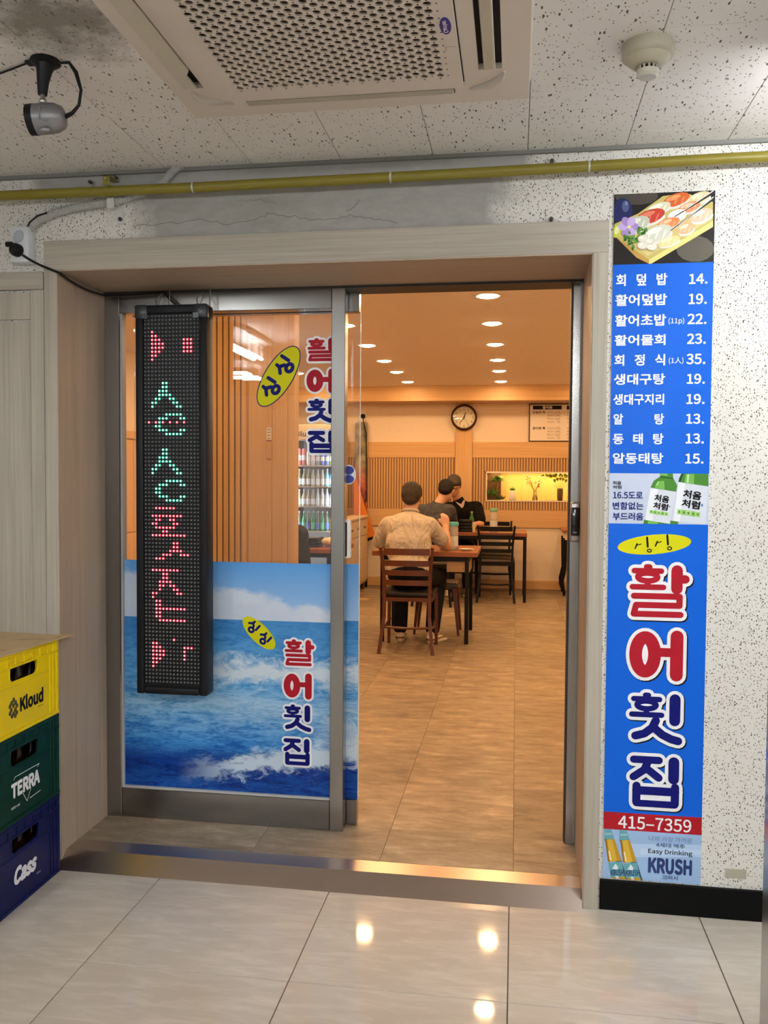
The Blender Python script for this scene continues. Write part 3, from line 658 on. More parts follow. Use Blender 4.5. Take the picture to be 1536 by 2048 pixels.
# ================================================================== yellow gas pipe
PZ = 2.36
gp = thing('gas_pipe', 'yellow gas pipe running along the wall below the ceiling', 'pipe', (-.5, -.05, PZ))
YP = mat('gas_yellow', (.2, .165, .014), .4, var=.1)
obj('pipe', MB().tube([(-3.2, -.053, 2.362), (-1.07, -.053, 2.354), (-.2, -.053, 2.358), (.6, -.053, 2.366), (3, -.053, 2.37)], .0165, 16), YP, gp, smooth=True)
for x, z in ((-1.072, 2.3545), (-.408, 2.3565), (.213, 2.362)):
    obj('pipe_tie', MB().lathe([(.0175, -.003), (.0175, .003)], (x, -.053, z), 16, 'X'), mat('tie_grey', (.5, .5, .46), .5), gp)
bk = obj('pipe_bracket', MB().lathe([(.0185, -.008), (.0185, .008)], (-1.372, -.053, 2.3555), 16, 'X').box((-1.384, -.071, 2.372), (-1.36, -.067, 2.404)).box((-1.384, -.071, 2.401), (-1.36, 0, 2.404)), YP, gp)
obj('bracket_bolt', MB().cyl((-1.372, -.0715, 2.39), (-1.372, -.077, 2.39), .004, n=6), mat('bolt_steel', (.4, .38, .34), .4, .8), bk)
# corrugated conduit (a real rippled hose)
def ripple(pts, n=150, r=.0125, amp=.0016):
    pts = [Vector(q) for q in pts]; L = [0]
    for a, b2 in zip(pts[:-1], pts[1:]): L.append(L[-1]+(b2-a).length)
    ps, rs = [], []
    for i in range(n+1):
        s = L[-1]*i/n; j = max(k for k in range(len(L)-1) if L[k] <= s+1e-9); t = (s-L[j])/(L[j+1]-L[j])
        p0 = pts[max(j-1, 0)]; p1, p2 = pts[j], pts[j+1]; p3 = pts[min(j+2, len(pts)-1)]
        q = .5*((2*p1)+(p2-p0)*t+(2*p0-5*p1+4*p2-p3)*t*t+(3*p1-p0-3*p2+p3)*t**3); ps.append(q); rs.append(r+(amp if i % 2 else -amp))
    return ps, rs
cg = mat('conduit_grey', (.44, .44, .42), .5)
cps = [at(u, v, Y=y) for u, v, y in ((58, 462, -.02), (78, 440, -.02), (130, 420, -.02), (190, 409, -.021), (235, 402, -.02), (275, 388, -.014), (320, 370, -.014), (345, 343, -.014), (365, 330, -.016))]
ps, rs = ripple(cps, 190)
cdt = obj('conduit', MB().tube(ps, rs, 10), cg, None, 'grey corrugated conduit climbing from the socket behind the yellow pipe', 'conduit', smooth=False)
obj('conduit_cable', MB().tube([at(u, v, Y=-.03) for u, v in ((50, 465), (60, 445), (75, 432), (95, 426))], .004, 8), BLACKP, cdt, smooth=True)
c0 = at(228, 412, Y=-.02)
obj('conduit_strap', MB().box((c0.x-.018, -.0375, c0.z-.012), (c0.x+.008, -.035, c0.z+.022)), mat('clamp_white', (.62, .62, .6), .4), cdt)
cl = obj('conduit_clamp', MB().prism([(c0.x-.01, c0.z-.005), (c0.x+.024, c0.z-.012), (c0.x+.026, c0.z-.055), (c0.x+.008, c0.z-.055)], -.006, -.001, 'Y'), mat('clamp_white', (.62, .62, .6), .4), cdt)
obj('clamp_screw', MB().cyl((c0.x+.017, -.006, c0.z-.042), (c0.x+.017, -.013, c0.z-.042), .007, n=8), mat('rusty_bolt', (.07, .06, .05), .6, .5), cl)
for lab, u, v in (('rusty wall anchor bolt above the pipe left of the bracket', 183, 366), ('black anchor bolt under the ceiling by the pipe bracket', 234, 357), ('grey anchor bolt above the pipe over the doorway', 1104, 324), ('small anchor bolt on the casing top edge', 1102, 440)):
    q = at(u, v, Y=-.004); t = thing('anchor_bolt', lab, 'bolt', q, group='wall anchor bolts')
    obj('washer', MB().cyl((0, .004, 0), (0, -.001, 0), .011, n=12), MATS['bolt_steel'], t, local=True)
    obj('stud', MB().cyl((0, -.001, 0), (0, -.016, 0), .006, n=6), MATS['rusty_bolt'], t, local=True)
# grey strip where ceiling meets wall
struct('trim_5', MB().box((-5, -.012, CZ-.012), (4, 0, CZ+.001)), mat('edge_strip', (.2, .2, .19), .6), 'dark grey edge strip between ceiling and front wall')
# ================================================================== ceiling cassette air conditioner
AX0, AX1, AY1 = -.915, .027, -.447; AY0 = AY1-.945; AZ = CZ-.034
IV = mat('ac_ivory', (.66, .6, .53), .42); IVD = mat('ac_vane', (.58, .54, .44), .45)
ac = thing('air_conditioner', 'ivory ceiling cassette air conditioner with round-holed grille', 'air conditioner', ((AX0+AX1)/2, (AY0+AY1)/2, AZ))
def slab(x0, y0, x1, y1, z0, z1, r=.05, tap=.012, n=6):
    def ring(x0, y0, x1, y1, z, r):
        o = []
        for cx, cy, a0 in ((x1-r, y1-r, 0), (x0+r, y1-r, 1), (x0+r, y0+r, 2), (x1-r, y0+r, 3)):
            for i in range(n+1): t = math.pi/2*(a0+i/n); o.append((cx+r*math.cos(t), cy+r*math.sin(t), z))
        return o
    a = ring(x0, y0, x1, y1, z1, r); b2 = ring(x0+tap, y0+tap, x1-tap, y1-tap, z0, r); k = len(a)
    return a+b2, [(i, (i+1) % k, k+(i+1) % k, k+i) for i in range(k)]+[tuple(range(k)), tuple(range(k, 2*k))]
# face plate pieces leave real slots open
mb = MB(); v_, f_ = slab(AX0, AY0, AX1, AY1, AZ+.02, CZ, .06, .006); mb.add(v_, f_); obj('back_frame', mb, IV, ac)
SX0, SX1, SYA, SYB = -.735, -.17, AY1-.185, AY1-.76       # slot spans
sl = [(-.873, SYB, -.818, SYA), (-.104, SYB, -.046, SYA), (SX0, AY1-.092, SX1, AY1-.066), (SX0, AY0+.066, SX1, AY0+.092)]
def plate_with_slots():
    xs = sorted({AX0+.006, AX1-.006, *[s[0] for s in sl], *[s[2] for s in sl]}); ys = sorted({AY0+.006, AY1-.006, *[s[1] for s in sl], *[s[3] for s in sl]})
    q = MB()
    for i in range(len(xs)-1):
        for j in range(len(ys)-1):
            cx, cy = (xs[i]+xs[i+1])/2, (ys[j]+ys[j+1])/2
            if any(s[0] < cx < s[2] and s[1] < cy < s[3] for s in sl): continue
            if -.785 < cx < -.145 and AY1-.78 < cy < AY1-.13 and False: continue
            q.box((xs[i], ys[j], AZ+.004), (xs[i+1], ys[j+1], AZ+.021))
    return q
obj('face_plate', plate_with_slots(), IV, ac)
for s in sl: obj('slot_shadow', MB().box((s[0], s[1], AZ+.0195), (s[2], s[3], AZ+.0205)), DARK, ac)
obj('vane', MB().prism([(-.8715, SYB+.004), (-.8715, SYA-.004), (-.836, SYA-.004), (-.836, SYA-.075), (-.8205, SYA-.1), (-.8205, SYB+.004)], AZ+.001, AZ+.006, 'Z'), IVD, ac)
vr = MB().rbox((-.091, SYB+.004, AZ-.0), (-.062, SYA-.004, AZ+.009), .002)
for k in range(5): vr.box((-.088+k*.005, SYB+.01, AZ-.0015), (-.0865+k*.005, SYA-.01, AZ+.001))
obj('vane', vr, IVD, ac)
vf = MB().rbox((SX0+.003, AY1-.09, AZ+.001), (SX1-.003, AY1-.068, AZ+.007), .001)
for k in range(4): vf.box((SX0+.006, AY1-.088+k*.005, AZ-.0005), (SX1-.006, AY1-.0865+k*.005, AZ+.001))
obj('vane', vf, IVD, ac)
obj('vane', MB().rbox((SX0+.003, AY0+.068, AZ+.001), (SX1-.003, AY0+.09, AZ+.007), .001), IVD, ac)
# centre panel with perforated grille
GX0, GX1, GY0, GY1 = -.735, -.178, AY1-.75, AY1-.188
nx, ny = 14, 38; px_, py_ = (GX1-GX0)/nx, (GY1-GY0)/ny
gq = MB(); cells = []
def clip(poly):
    for ax_, lim, sg_ in ((0, GX0, 1), (0, GX1, -1), (1, GY0, 1), (1, GY1, -1)):
        out = []
        for k in range(len(poly)):
            p_, q_ = poly[k-1], poly[k]; ip, iq = (p_[ax_]-lim)*sg_ >= 0, (q_[ax_]-lim)*sg_ >= 0
            if ip != iq: t = (lim-p_[ax_])/(q_[ax_]-p_[ax_]); out.append((p_[0]+(q_[0]-p_[0])*t, p_[1]+(q_[1]-p_[1])*t))
            if iq: out.append(q_)
        poly = out
        if not poly: break
    return poly
N = 12; rx = .0094; dots = MB(); hx, hy = px_/2, py_; z0 = AZ-.012
for j in range(-1, ny+2):                       # diamond cells of a staggered lattice, each with its round hole
    for i in range(-1, nx+2):
        x, y = GX0+(i+.5*(j % 2))*px_, GY0+j*py_
        if GX0+hx*.95 < x < GX1-hx*.95 and GY0+hy*.95 < y < GY1-hy*.95:
            an = [2*math.pi*k/N for k in range(N)]; ci = [(x+rx*math.cos(t), y+rx*math.sin(t)) for t in an]
            di = [(x+math.cos(t)/(abs(math.cos(t))/hx+abs(math.sin(t))/hy), y+math.sin(t)/(abs(math.cos(t))/hx+abs(math.sin(t))/hy)) for t in an]
            gq.add([(p_, q_, z0) for p_, q_ in ci]+[(p_, q_, z0) for p_, q_ in di]+[(p_, q_, z0+.004) for p_, q_ in ci], [(k, (k+1) % N, N+(k+1) % N, N+k) for k in range(N)]+[(k, 2*N+k, 2*N+(k+1) % N, (k+1) % N) for k in range(N)])
            for a_, b_ in ((x+hx, y), (x, y+hy)): dots.add([(a_+.0024*math.cos(t), b_+.0024*math.sin(t), z0-.0003) for t in [math.pi*k/3 for k in range(6)]], [tuple(range(6))])
        else:
            p_ = clip([(x+hx, y), (x, y+hy), (x-hx, y), (x, y-hy)])
            if len(p_) > 2: gq.add([(a_, b_, z0) for a_, b_ in p_], [tuple(range(len(p_)))])
# solid margin strips of the centre panel
mg = MB(); v_, f_ = slab(-.787, GY0-.05, -.145, GY1+.055, AZ-.012, AZ+.004, .03, .004)
CPX0, CPX1, CPY0, CPY1 = -.787, -.145, GY0-.05, GY1+.055
for a, c in (((CPX0, CPY0), (GX0, CPY1)), ((GX1, CPY0), (CPX1, CPY1)), ((GX0, GY1), (GX1, CPY1)), ((GX0, CPY0), (GX1, GY0))): mg.box((a[0], a[1], AZ-.012), (c[0], c[1], AZ+.0035))
pn = obj('centre_panel', mg, IV, ac)
gob = obj('grille', gq, IV, pn, 'plate with rows of round holes')
obj('grille_pinholes', dots, DARK, pn, kind='stuff')
obj('filter', MB().box((GX0, GY0, AZ-.001), (GX1, GY1, AZ+.003)), mat('filter_grey', (.16, .14, .125), .8), pn)
for x in (CPX0-.003, CPX1): obj('panel_seam', MB().box((x, CPY0, AZ+.0015), (x+.003, CPY1, AZ+.0045)), DARK, pn)
bc = (-.166, -.884)
bd = obj('badge', MB().prism(oval(bc[0], bc[1], .0125, .034, 28), AZ-.0145, AZ-.012, 'Z'), mat('badge_blue', (.02, .02, .22), .3), pn, 'dark blue oval maker badge')
vs_, fs_ = text_mesh('Carrier', .01)
p2 = fit2d(vs_, (-.026, -.0055, .026, .0055)); q = MB(); q.add([(bc[0]+y_, bc[1]-x_, AZ-.0148) for x_, y_ in p2], fs_)
obj('lettering', q, WHITE, bd)
obj('catch', MB().box((-.172, -.79, AZ-.0125), (-.15, -.7885, AZ-.0118)).box((-.1735, -.79, AZ-.0125), (-.172, -.772, AZ-.0118)), mat('catch_line', (.3, .27, .23), .6), pn)
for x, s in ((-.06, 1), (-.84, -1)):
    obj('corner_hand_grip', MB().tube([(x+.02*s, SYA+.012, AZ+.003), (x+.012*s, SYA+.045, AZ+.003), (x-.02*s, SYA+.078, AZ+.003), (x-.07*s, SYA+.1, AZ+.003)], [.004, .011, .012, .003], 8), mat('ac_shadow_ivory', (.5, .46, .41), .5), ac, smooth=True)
# ================================================================== smoke detector, camera
sd = thing('smoke_detector', 'round cream smoke detector on the ceiling', 'smoke detector', (.305, -.635, CZ))
SC = (.302, -.64, CZ); sm = mat('detector_cream', (.42, .39, .3), .45)
obj('base', MB().lathe([(.0, 0), (.06, 0), (.062, -.006), (.062, -.028), (.056, -.033), (0, -.033)], SC, 32), sm, sd, smooth=True)
obj('dome', MB().lathe([(.052, -.033), (.049, -.04), (.034, -.052), (.028, -.053), (0, -.053)], SC, 32), sm, sd, smooth=True)
obj('chamber', MB().lathe([(.02, -.05), (.02, -.064)], SC, 20), DARK, sd)
for k in range(12):
    t = 2*math.pi*k/12; obj('chamber_rib', MB().box((SC[0]+.022*math.cos(t)-.0022, SC[1]+.022*math.sin(t)-.0022, CZ-.064), (SC[0]+.022*math.cos(t)+.0022, SC[1]+.022*math.sin(t)+.0022, CZ-.05)), sm, sd)
obj('cap', MB().lathe([(.026, -.062), (.026, -.072), (.02, -.078), (0, -.079)], SC, 24), mat('detector_cap', (.55, .54, .46), .4), sd, smooth=True)
cc = thing('security_camera', 'silver security camera on a black ceiling bracket', 'camera', (-1.185, -.77, CZ))
CB = Vector((-1.185, -.768, CZ))
obj('bracket_plate', MB().lathe([(0, 0), (.036, 0), (.038, -.006), (.03, -.012), (0, -.012)], CB, 24).rbox((CB.x-.052, CB.y-.012, CB.z-.008), (CB.x+.0, CB.y+.012, CB.z), .003), BLACKP, cc, smooth=True)
q1 = at(86, 165, Y=-.768); q2 = at(85, 190, Y=-.768); q3 = at(86, 203, Y=-.768)
obj('stem', MB().tube([CB+Vector((0, 0, -.01)), CB.lerp(q1, .5), q1, q2], [.024, .019, .0145, .0115], 16), BLACKP, cc, smooth=True)
obj('ball_joint', MB().tube([q2, q3], .006, 10).ell(q3, (.01, .01, .01)), mat('joint_steel', (.45, .44, .42), .3, .9), cc, smooth=True)
hc = at(98, 237, Y=-.768)
bcam = MB(); ax = Vector((-.95, -.18, -.1)).normalized(); A0 = hc+ax*.036; A1 = hc-ax*.042
bcam.tube([A0, hc+ax*.03, hc, hc-ax*.02, hc-ax*.036, A1], [.036, .037, .037, .035, .027, .014], 20)
ch_ = obj('camera_body', bcam, mat('camera_silver', (.24, .24, .255), .38, .5), cc, smooth=True)
obj('lens_hood', MB().tube([A0+ax*.014, A0-ax*.003], [.037, .0375], 20), BLACKP, cc, smooth=True)
obj('lens', MB().tube([A0+ax*.0142, A0+ax*.016], [.024, .018], 18), mat('lens_glass', (.01, .01, .015), .08), cc, smooth=True)
obj('housing_ridge', MB().tube([hc+ax*.004+Vector((0, -.0375, .014)), hc+ax*.004+Vector((0, -.038, -.014)), hc-ax*.014+Vector((0, -.034, -.02))], .0025, 6).ell(hc+Vector((-.0, -.02, -.036)), (.014, .007, .006)), mat('camera_edge', (.3, .3, .32), .4, .5), ch_, smooth=True)
obj('camera_cable', MB().tube([CB+Vector((.034, 0, -.008)), at(138, 125, Y=-.768), at(152, 145, Y=-.768), at(162, 180, Y=-.768), at(158, 210, Y=-.768), at(145, 226, Y=-.768), A1+Vector((-.004, 0, 0))], [.0035, .004, .0055, .004, .004, .005, .006], 8), BLACKP, cc, smooth=True)
obj('cable_run', MB().tube([CB+Vector((-.05, 0, -.004)), at(0, 147, Z=CZ-.004), at(-200, 160, Z=CZ-.004)], .0025, 6), BLACKP, cc, smooth=True)
# steel column at the right frame edge
sc_ = MB().rbox((.614, -.75, 0), (.74, -.62, CZ), .004)
struct('trim_6', sc_, m_steel('warm_column_steel', .55, .22, 2), 'warm polished steel column right of the doorway')
# taped patch on the right wall
q = pbox(1450, 1738, 1493, 1757, -.0008)
obj('tape_piece', MB().rbox((q[0], -.0012, q[1]), (q[2], 0, q[3]), .0004), mat('old_tape', (.4, .38, .3), .35), None, 'small square of old clear tape low on the right wall', 'tape')

def crack(pts, w_=.0016): 
    P_ = [at(u, v, Y=-.0004) for u, v in pts]; q_ = []
    r_ = random.Random(len(pts))
    for k in range(len(P_)-1):
        for j in range(6):
            a_ = P_[k].lerp(P_[k+1], j/6); q_.append((a_.x, a_.z+r_.gauss(0, .0028)))
    return stroke2d(q_, w_, n=4)
ck_ = flat('wall_crack', crack([(265, 452), (330, 447), (400, 440), (450, 448), (510, 440), (540, 425), (590, 436), (650, 440), (700, 432), (760, 440), (800, 446)])+crack([(720, 400), (705, 418), (690, 425)])+crack([(480, 402), (520, 400), (560, 410)], .001), 'Y', -.0003, mat('crack_dark', (.12, .115, .105), .9), wall_front)
# ================================================================== poster beside the doorway
SGY = -.004
sg = thing('poster', 'tall blue menu poster with fish restaurant name on the speckled wall', 'poster', (.447, SGY, .102))
SX_0, SX_1 = .2951, .5992
def zrow(v): return at(1320, v, Y=SGY).z
ZS = [2.2885, zrow(527), zrow(947), zrow(1048), zrow(1630), zrow(1665), .102]
SBLUE = mat('poster_blue', (0, .1, .58), .45, spec=.2); SRED = mat('poster_red', (.36, .008, .016), .45, spec=.2)
obj('backing', MB().box((SX_0, SGY+.0006, ZS[6]), (SX_1, -.0005, ZS[0])), mat('poster_film', (.7, .72, .75), .3), sg)
def panel(name, z0, z1, m, label=None): return obj(name, MB().box((SX_0, SGY, z0), (SX_1, SGY+.0006, z1)), m, sg, label)
ph = panel('photo_print', ZS[1], ZS[0], mat('print_dark', (.018, .015, .013), .4, spec=.12), 'printed sushi platter')
mp_ = panel('menu_panel', ZS[2], ZS[1], SBLUE, 'blue price list'); so_ = panel('bottle_advert', ZS[3], ZS[2], mat('advert_pale', (.5, .57, .72), .3), 'advert with green bottles')
np_ = panel('name_panel', ZS[4], ZS[3], SBLUE, 'blue panel with the name'); rp_ = panel('phone_panel', ZS[5], ZS[4], SRED, 'red telephone strip'); kp_ = panel('beer_advert', ZS[6], ZS[5], mat('advert_sky', (.3, .46, .72), .3), 'advert with amber beer bottles')
def zc(ox, oy, s):
    def f(x, y): p_ = at(ox+x/s, oy+y/s, Y=SGY); return (min(max(p_.x, SX_0), SX_1), p_.z)
    return f
def zbox(ox, oy, s, x0, y0, x1, y1): return pbox(ox+x0/s, oy+y0/s, ox+x1/s, oy+y1/s, SGY)
# sushi photograph: flat print, many small colour shapes
q = zc(1150, 360, 3.4135)
def prt(name, parent, z, shapes, zlim=None):
    cols = {}; mb = MB(); ms = []
    for i, (c, pts) in enumerate(shapes):
        m = mat('print_%02d%02d%02d' % tuple(int(v*99) for v in c), c, .4, spec=.12)
        if m not in ms: ms.append(m)
        pp = [(a, min(max(b_, zlim[0]), zlim[1])) if zlim else (a, b_) for a, b_ in pts]
        mb.add(onplane(pp, 'Y', z-.00002*i), [tuple(range(len(pts)))], ms.index(m))
    return obj(name, mb, ms, parent, kind='stuff')
def EL(cx, cy, rx, ry, rot=0, n=14): return [q(a, b_) for a, b_ in oval(cx, cy, rx, ry, n, rot)]
def PL(*pts): return [q(a, b_) for a, b_ in pts]
sh = [((.1, .09, .07), EL(820, 470, 130, 90)), ((.07, .06, .05), EL(420, 110, 150, 60)), ((.02, .025, .1), EL(325, 215, 68, 92)), ((.08, .1, .22), EL(345, 180, 25, 40)), ((.2, .22, .38), EL(350, 160, 9, 14)),
      ((.5, .42, .14), PL((262, 375), (505, 545), (942, 285), (942, 150), (760, 90), (600, 110), (430, 230), (270, 300))),
      ((.45, .27, .07), PL((262, 375), (505, 545), (505, 578), (420, 530))), ((.72, .63, .22), PL((505, 545), (505, 580), (520, 578), (942, 320), (942, 280))),
      ((.62, .5, .2), PL((300, 380), (500, 520), (900, 290), (700, 250)))]
def sushi(cx, cy, rx, ry, c, hi, rot=-.35):
    out = [((.7, .68, .62), EL(cx+8, cy+ry*.55, rx*.95, ry*.8, rot)), (c, EL(cx, cy, rx, ry, rot)), (hi, EL(cx-rx*.2, cy-ry*.3, rx*.55, ry*.35, rot))]
    for k in range(3): out.append((tuple(min(1, v*1.25+.08) for v in c), EL(cx+(k-1)*rx*.45, cy+ry*.1, rx*.06, ry*.75, .4, 8)))
    return out
for s_ in ((690, 135, 98, 42, (.55, .12, .03), (.75, .32, .12)), (850, 120, 80, 36, (.7, .55, .3), (.85, .75, .55)), (570, 192, 88, 34, (.62, .6, .44), (.78, .78, .68)), (780, 185, 82, 34, (.66, .26, .12), (.85, .55, .4)), (512, 250, 108, 46, (.46, .05, .03), (.66, .2, .12)),
           (695, 238, 66, 34, (.72, .74, .7), (.88, .9, .88)), (860, 240, 85, 42, (.78, .5, .36), (.9, .76, .66)), (635, 298, 84, 36, (.7, .22, .08), (.86, .5, .3)), (420, 300, 95, 48, (.5, .52, .42), (.72, .74, .68)), (755, 330, 62, 38, (.76, .42, .24), (.86, .68, .52)), (560, 365, 110, 52, (.6, .6, .5), (.8, .8, .74)), (640, 420, 80, 30, (.7, .62, .3), (.8, .76, .5))): sh += sushi(*s_)
sh.append(((.5, .56, .06), EL(285, 350, 30, 48, .3))); sh.append(((.7, .72, .35), EL(285, 345, 16, 28, .3)))
for k in range(6): t = k*1.05; sh.append((((.36, .24, .55), (.5, .38, .68))[k % 2], EL(365+38*math.cos(t), 320+40*math.sin(t), 34, 26, t)))
sh.append(((.75, .7, .3), EL(368, 322, 12, 12)))
rnd = random.Random(3)
for k in range(46): cx, cy = (385, 405) if k < 30 else (468, 348); sh.append((((.03, .12, .02), (.08, .22, .04), (.16, .3, .06))[k % 3], EL(cx+rnd.gauss(0, 26), cy+rnd.gauss(0, 20), 13, 8, rnd.random()*3, 7)))
for cx, cy, rx, ry in ((462, 402, 34, 22), (458, 448, 34, 24), (522, 455, 36, 24), (505, 420, 26, 18)): sh += [((.5, .46, .36), EL(cx+4, cy+6, rx, ry)), ((.74, .7, .6), EL(cx, cy, rx, ry)), ((.88, .86, .8), EL(cx-8, cy-6, rx*.4, ry*.4))]
for a, b_ in (((944, 85), (680, 252)), ((944, 128), (650, 348))): sh += [((.03, .025, .03), PL((a[0], a[1]-5), (b_[0], b_[1]-3), (b_[0], b_[1]+3), (a[0], a[1]+12))), ((.7, .7, .72), PL((a[0], a[1]-14), (b_[0]+60, b_[1]-42), (b_[0]+60, b_[1]-38), (a[0], a[1]-6)))]
prt('sushi_picture', ph, SGY-.0003, sh, (ZS[1], ZS[0]))
# price list
rows = [('회   덮   밥', 280, 640, 630, 722, None, '14.', 778, 640, 905, 710), ('활어덮밥', 275, 778, 628, 858, None, '19.', 775, 775, 900, 848), ('활어초밥', 273, 918, 622, 998, ('(11p)', 638, 940, 745, 988), '22.', 768, 912, 898, 985),
        ('활어물회', 270, 1055, 618, 1130, None, '23.', 765, 1048, 893, 1120), ('회   정   식', 268, 1190, 615, 1268, ('(1人)', 640, 1210, 740, 1258), '35.', 760, 1185, 890, 1258), ('생대구탕', 265, 1322, 615, 1398, None, '19.', 763, 1322, 887, 1392),
        ('생대구지리', 262, 1460, 608, 1535, None, '19.', 760, 1460, 885, 1530), ('알            탕', 262, 1595, 608, 1670, None, '13.', 757, 1595, 882, 1665), ('동   태   탕', 258, 1730, 605, 1805, None, '13.', 755, 1730, 880, 1800), ('알동태탕', 257, 1863, 603, 1938, None, '15.', 752, 1868, 878, 1937)]
for r_ in rows:
    text(r_[0], zbox(1150, 360, 3.4135, *r_[1:5]), 'Y', SGY-.0004, WHITE, mp_, .022)
    if r_[5]: text(r_[5][0], zbox(1150, 360, 3.4135, *r_[5][1:]), 'Y', SGY-.0004, WHITE, mp_, .008)
    text(r_[6], zbox(1150, 360, 3.4135, *r_[7:]), 'Y', SGY-.0004, WHITE, mp_, .02)
# green bottle advert
q = zc(1220, 930, 7.314); zl = (ZS[3], ZS[2])
G1, G2, G3, GW = (.06, .2, .03), (.16, .4, .08), (.015, .06, .02), (.62, .66, .74)
sh = [(G1, PL((735, 120), (735, 165), (640, 232), (592, 330), (968, 392), (985, 300), (925, 190), (920, 120))), (G2, PL((700, 240), (660, 300), (655, 335), (800, 358), (790, 230))), ((.4, .6, .3), PL((700, 240), (672, 290), (690, 300), (720, 245))), (G3, PL((735, 165), (925, 190), (920, 205), (730, 180))), (G2, PL((745, 120), (740, 150), (840, 160), (840, 120))),
      (GW, PL((590, 338), (968, 392), (885, 862), (498, 800))), ((.76, .79, .85), PL((590, 338), (700, 354), (620, 820), (520, 803))), (G1, PL((498, 800), (885, 862), (880, 872), (488, 872))), (G2, PL((560, 812), (700, 834), (700, 872), (550, 872))),
      (G1, PL((1045, 120), (1440, 120), (1440, 312), (1000, 247), (1010, 190))), (G2, PL((1110, 130), (1230, 130), (1230, 280), (1090, 258))), ((.45, .64, .35), PL((1130, 140), (1160, 140), (1150, 262), (1120, 258))), (G3, PL((1045, 120), (1075, 120), (1030, 250), (1000, 247))),
      (GW, PL((1000, 250), (1435, 316), (1395, 872), (900, 815))), ((.76, .79, .85), PL((1000, 250), (1100, 265), (1020, 830), (930, 818))), (G1, PL((885, 812), (1000, 830), (995, 872), (875, 872)))]
for x0, y0, w_, h_, n_ in ((580, 655, 275, 60, 5), (985, 645, 340, 80, 5)):
    for k in range(n_):
        xa = x0+k*w_/n_; ya = y0+k*(8 if x0 < 900 else 10); sh.append(((.22, .46, .1) if k % 2 else (.32, .56, .16), PL((xa, ya), (xa+w_/n_*.9, ya+6), (xa+w_/n_*.88, ya+h_), (xa-4, ya+h_-6)))); sh.append((G1, PL((xa+14, ya+h_*.3), (xa+w_/n_*.6, ya+h_*.35), (xa+w_/n_*.55, ya+h_*.7), (xa+10, ya+h_*.6))))
for cx, cy, r_ in ((872, 608, 13), (1345, 588, 20)): sh.append(((.1, .2, .5), EL(cx, cy, r_*.8, r_*1.1)))
prt('bottle_picture', so_, SGY-.0003, sh, zl)
def T(ox, oy, s, body, box, m, parent, bold=.02, rot=0): text(body, zbox(ox, oy, s, *box), 'Y', SGY-.0009, m, parent, bold, math.radians(rot))
for body, bx, m, bo, ro in (('처음', (40, 235, 165, 290), LBLACK, .02, 0), ('처럼', (40, 298, 168, 348), LBLACK, .02, 0), ('16.5도로', (45, 392, 480, 490), NAVY, .018, 0), ('변함없는', (38, 542, 490, 652), NAVY, .018, 0), ('부드러움', (38, 697, 488, 808), NAVY, .018, 0),
                            ('처음', (648, 440, 868, 545), LBLACK, .035, -9), ('처럼', (630, 555, 850, 655), LBLACK, .035, -9), ('처음', (1068, 375, 1340, 500), LBLACK, .035, -9), ('처럼', (1045, 515, 1318, 635), LBLACK, .035, -9)): T(1220, 930, 7.314, body, bx, m, so_, bo, ro)
# name panel
z4 = lambda *b_: zbox(1150, 920, 2.179, *b_)
big = [z4(232, 455, 487, 686), z4(240, 735, 478, 962), z4(230, 1015, 475, 1238), z4(230, 1288, 470, 1512)]
big_name(big, 'Y', SGY, np_, .021, .004)
c = zc(1150, 920, 2.179)(345, 368); rx = .113; ry = .031
flat('badge', [oval(c[0], c[1], rx, ry, 44, math.radians(6))], 'Y', SGY-.0004, YEL, np_)
for k, x0 in ((0, 262), (1, 350)):
    f = zc(1150, 920, 2.179); dy = -10 if k else 0
    P_ = [stroke2d([f(x0, 385+dy), f(x0+9, 365+dy)], .0045), stroke2d([f(x0+4, 372+dy), f(x0+26, 366+dy)], .003), stroke2d([f(x0+52, 338+dy), f(x0+55, 378+dy)], .0062), [oval(*f(x0+62, 395+dy), .0072, .0055, 14)]]
    flat('badge_letter', [p_ for g in P_[:3] for p_ in g]+stroke2d(oval(*f(x0+62, 395+dy), .0062, .0048, 14), .0035, True), 'Y', SGY-.0007, LBLACK, np_)
text('415–7359', z4(188, 1558, 507, 1614), 'Y', SGY-.0004, WHITE, rp_, .012)
# amber beer advert
q = zc(1200, 1640, 6.982); zl = (ZS[6], ZS[5])
AM, AM2, TL, TD = (.48, .27, .02), (.62, .4, .05), (.13, .36, .42), (.03, .09, .13)
sh = [((.42, .58, .8), PL((430, 330), (1440, 350), (1440, 520), (430, 520))), ((.5, .64, .84), PL((560, 400), (1440, 420), (1440, 480), (560, 480)))]
for dx, dy in ((0, 0), (212, 12)):
    def Q(*pts): return PL(*[(a+dx, b_+dy) for a, b_ in pts])
    sh += [(TD, Q((165, 150), (200, 262), (385, 845), (340, 845), (60, 270), (62, 150))), (TL, Q((60, 128), (160, 132), (200, 262), (64, 268))), ((.3, .5, .55), Q((70, 180), (165, 178), (175, 205), (70, 210))), (AM, Q((70, 272), (200, 262), (298, 570), (112, 585))), (AM2, Q((100, 275), (170, 268), (240, 570), (150, 580))), ((.8, .72, .5), Q((118, 430), (135, 430), (160, 560), (140, 562))), ((.3, .13, .01), Q((70, 272), (92, 271), (128, 584), (112, 585))), (TL, Q((112, 595), (300, 578), (345, 790), (150, 800))), ((.7, .76, .78), Q((170, 680), (215, 605), (255, 660), (240, 690))), (AM, Q((160, 800), (345, 790), (360, 850), (165, 850))), ((.6, .66, .6), Q((210, 780), (250, 775), (270, 850), (225, 850)))]
sh = [(c_, [(min(max(a, SX_0), SX_1), b_) for a, b_ in p_]) for c_, p_ in sh]
prt('beer_picture', kp_, SGY-.0003, sh, zl)
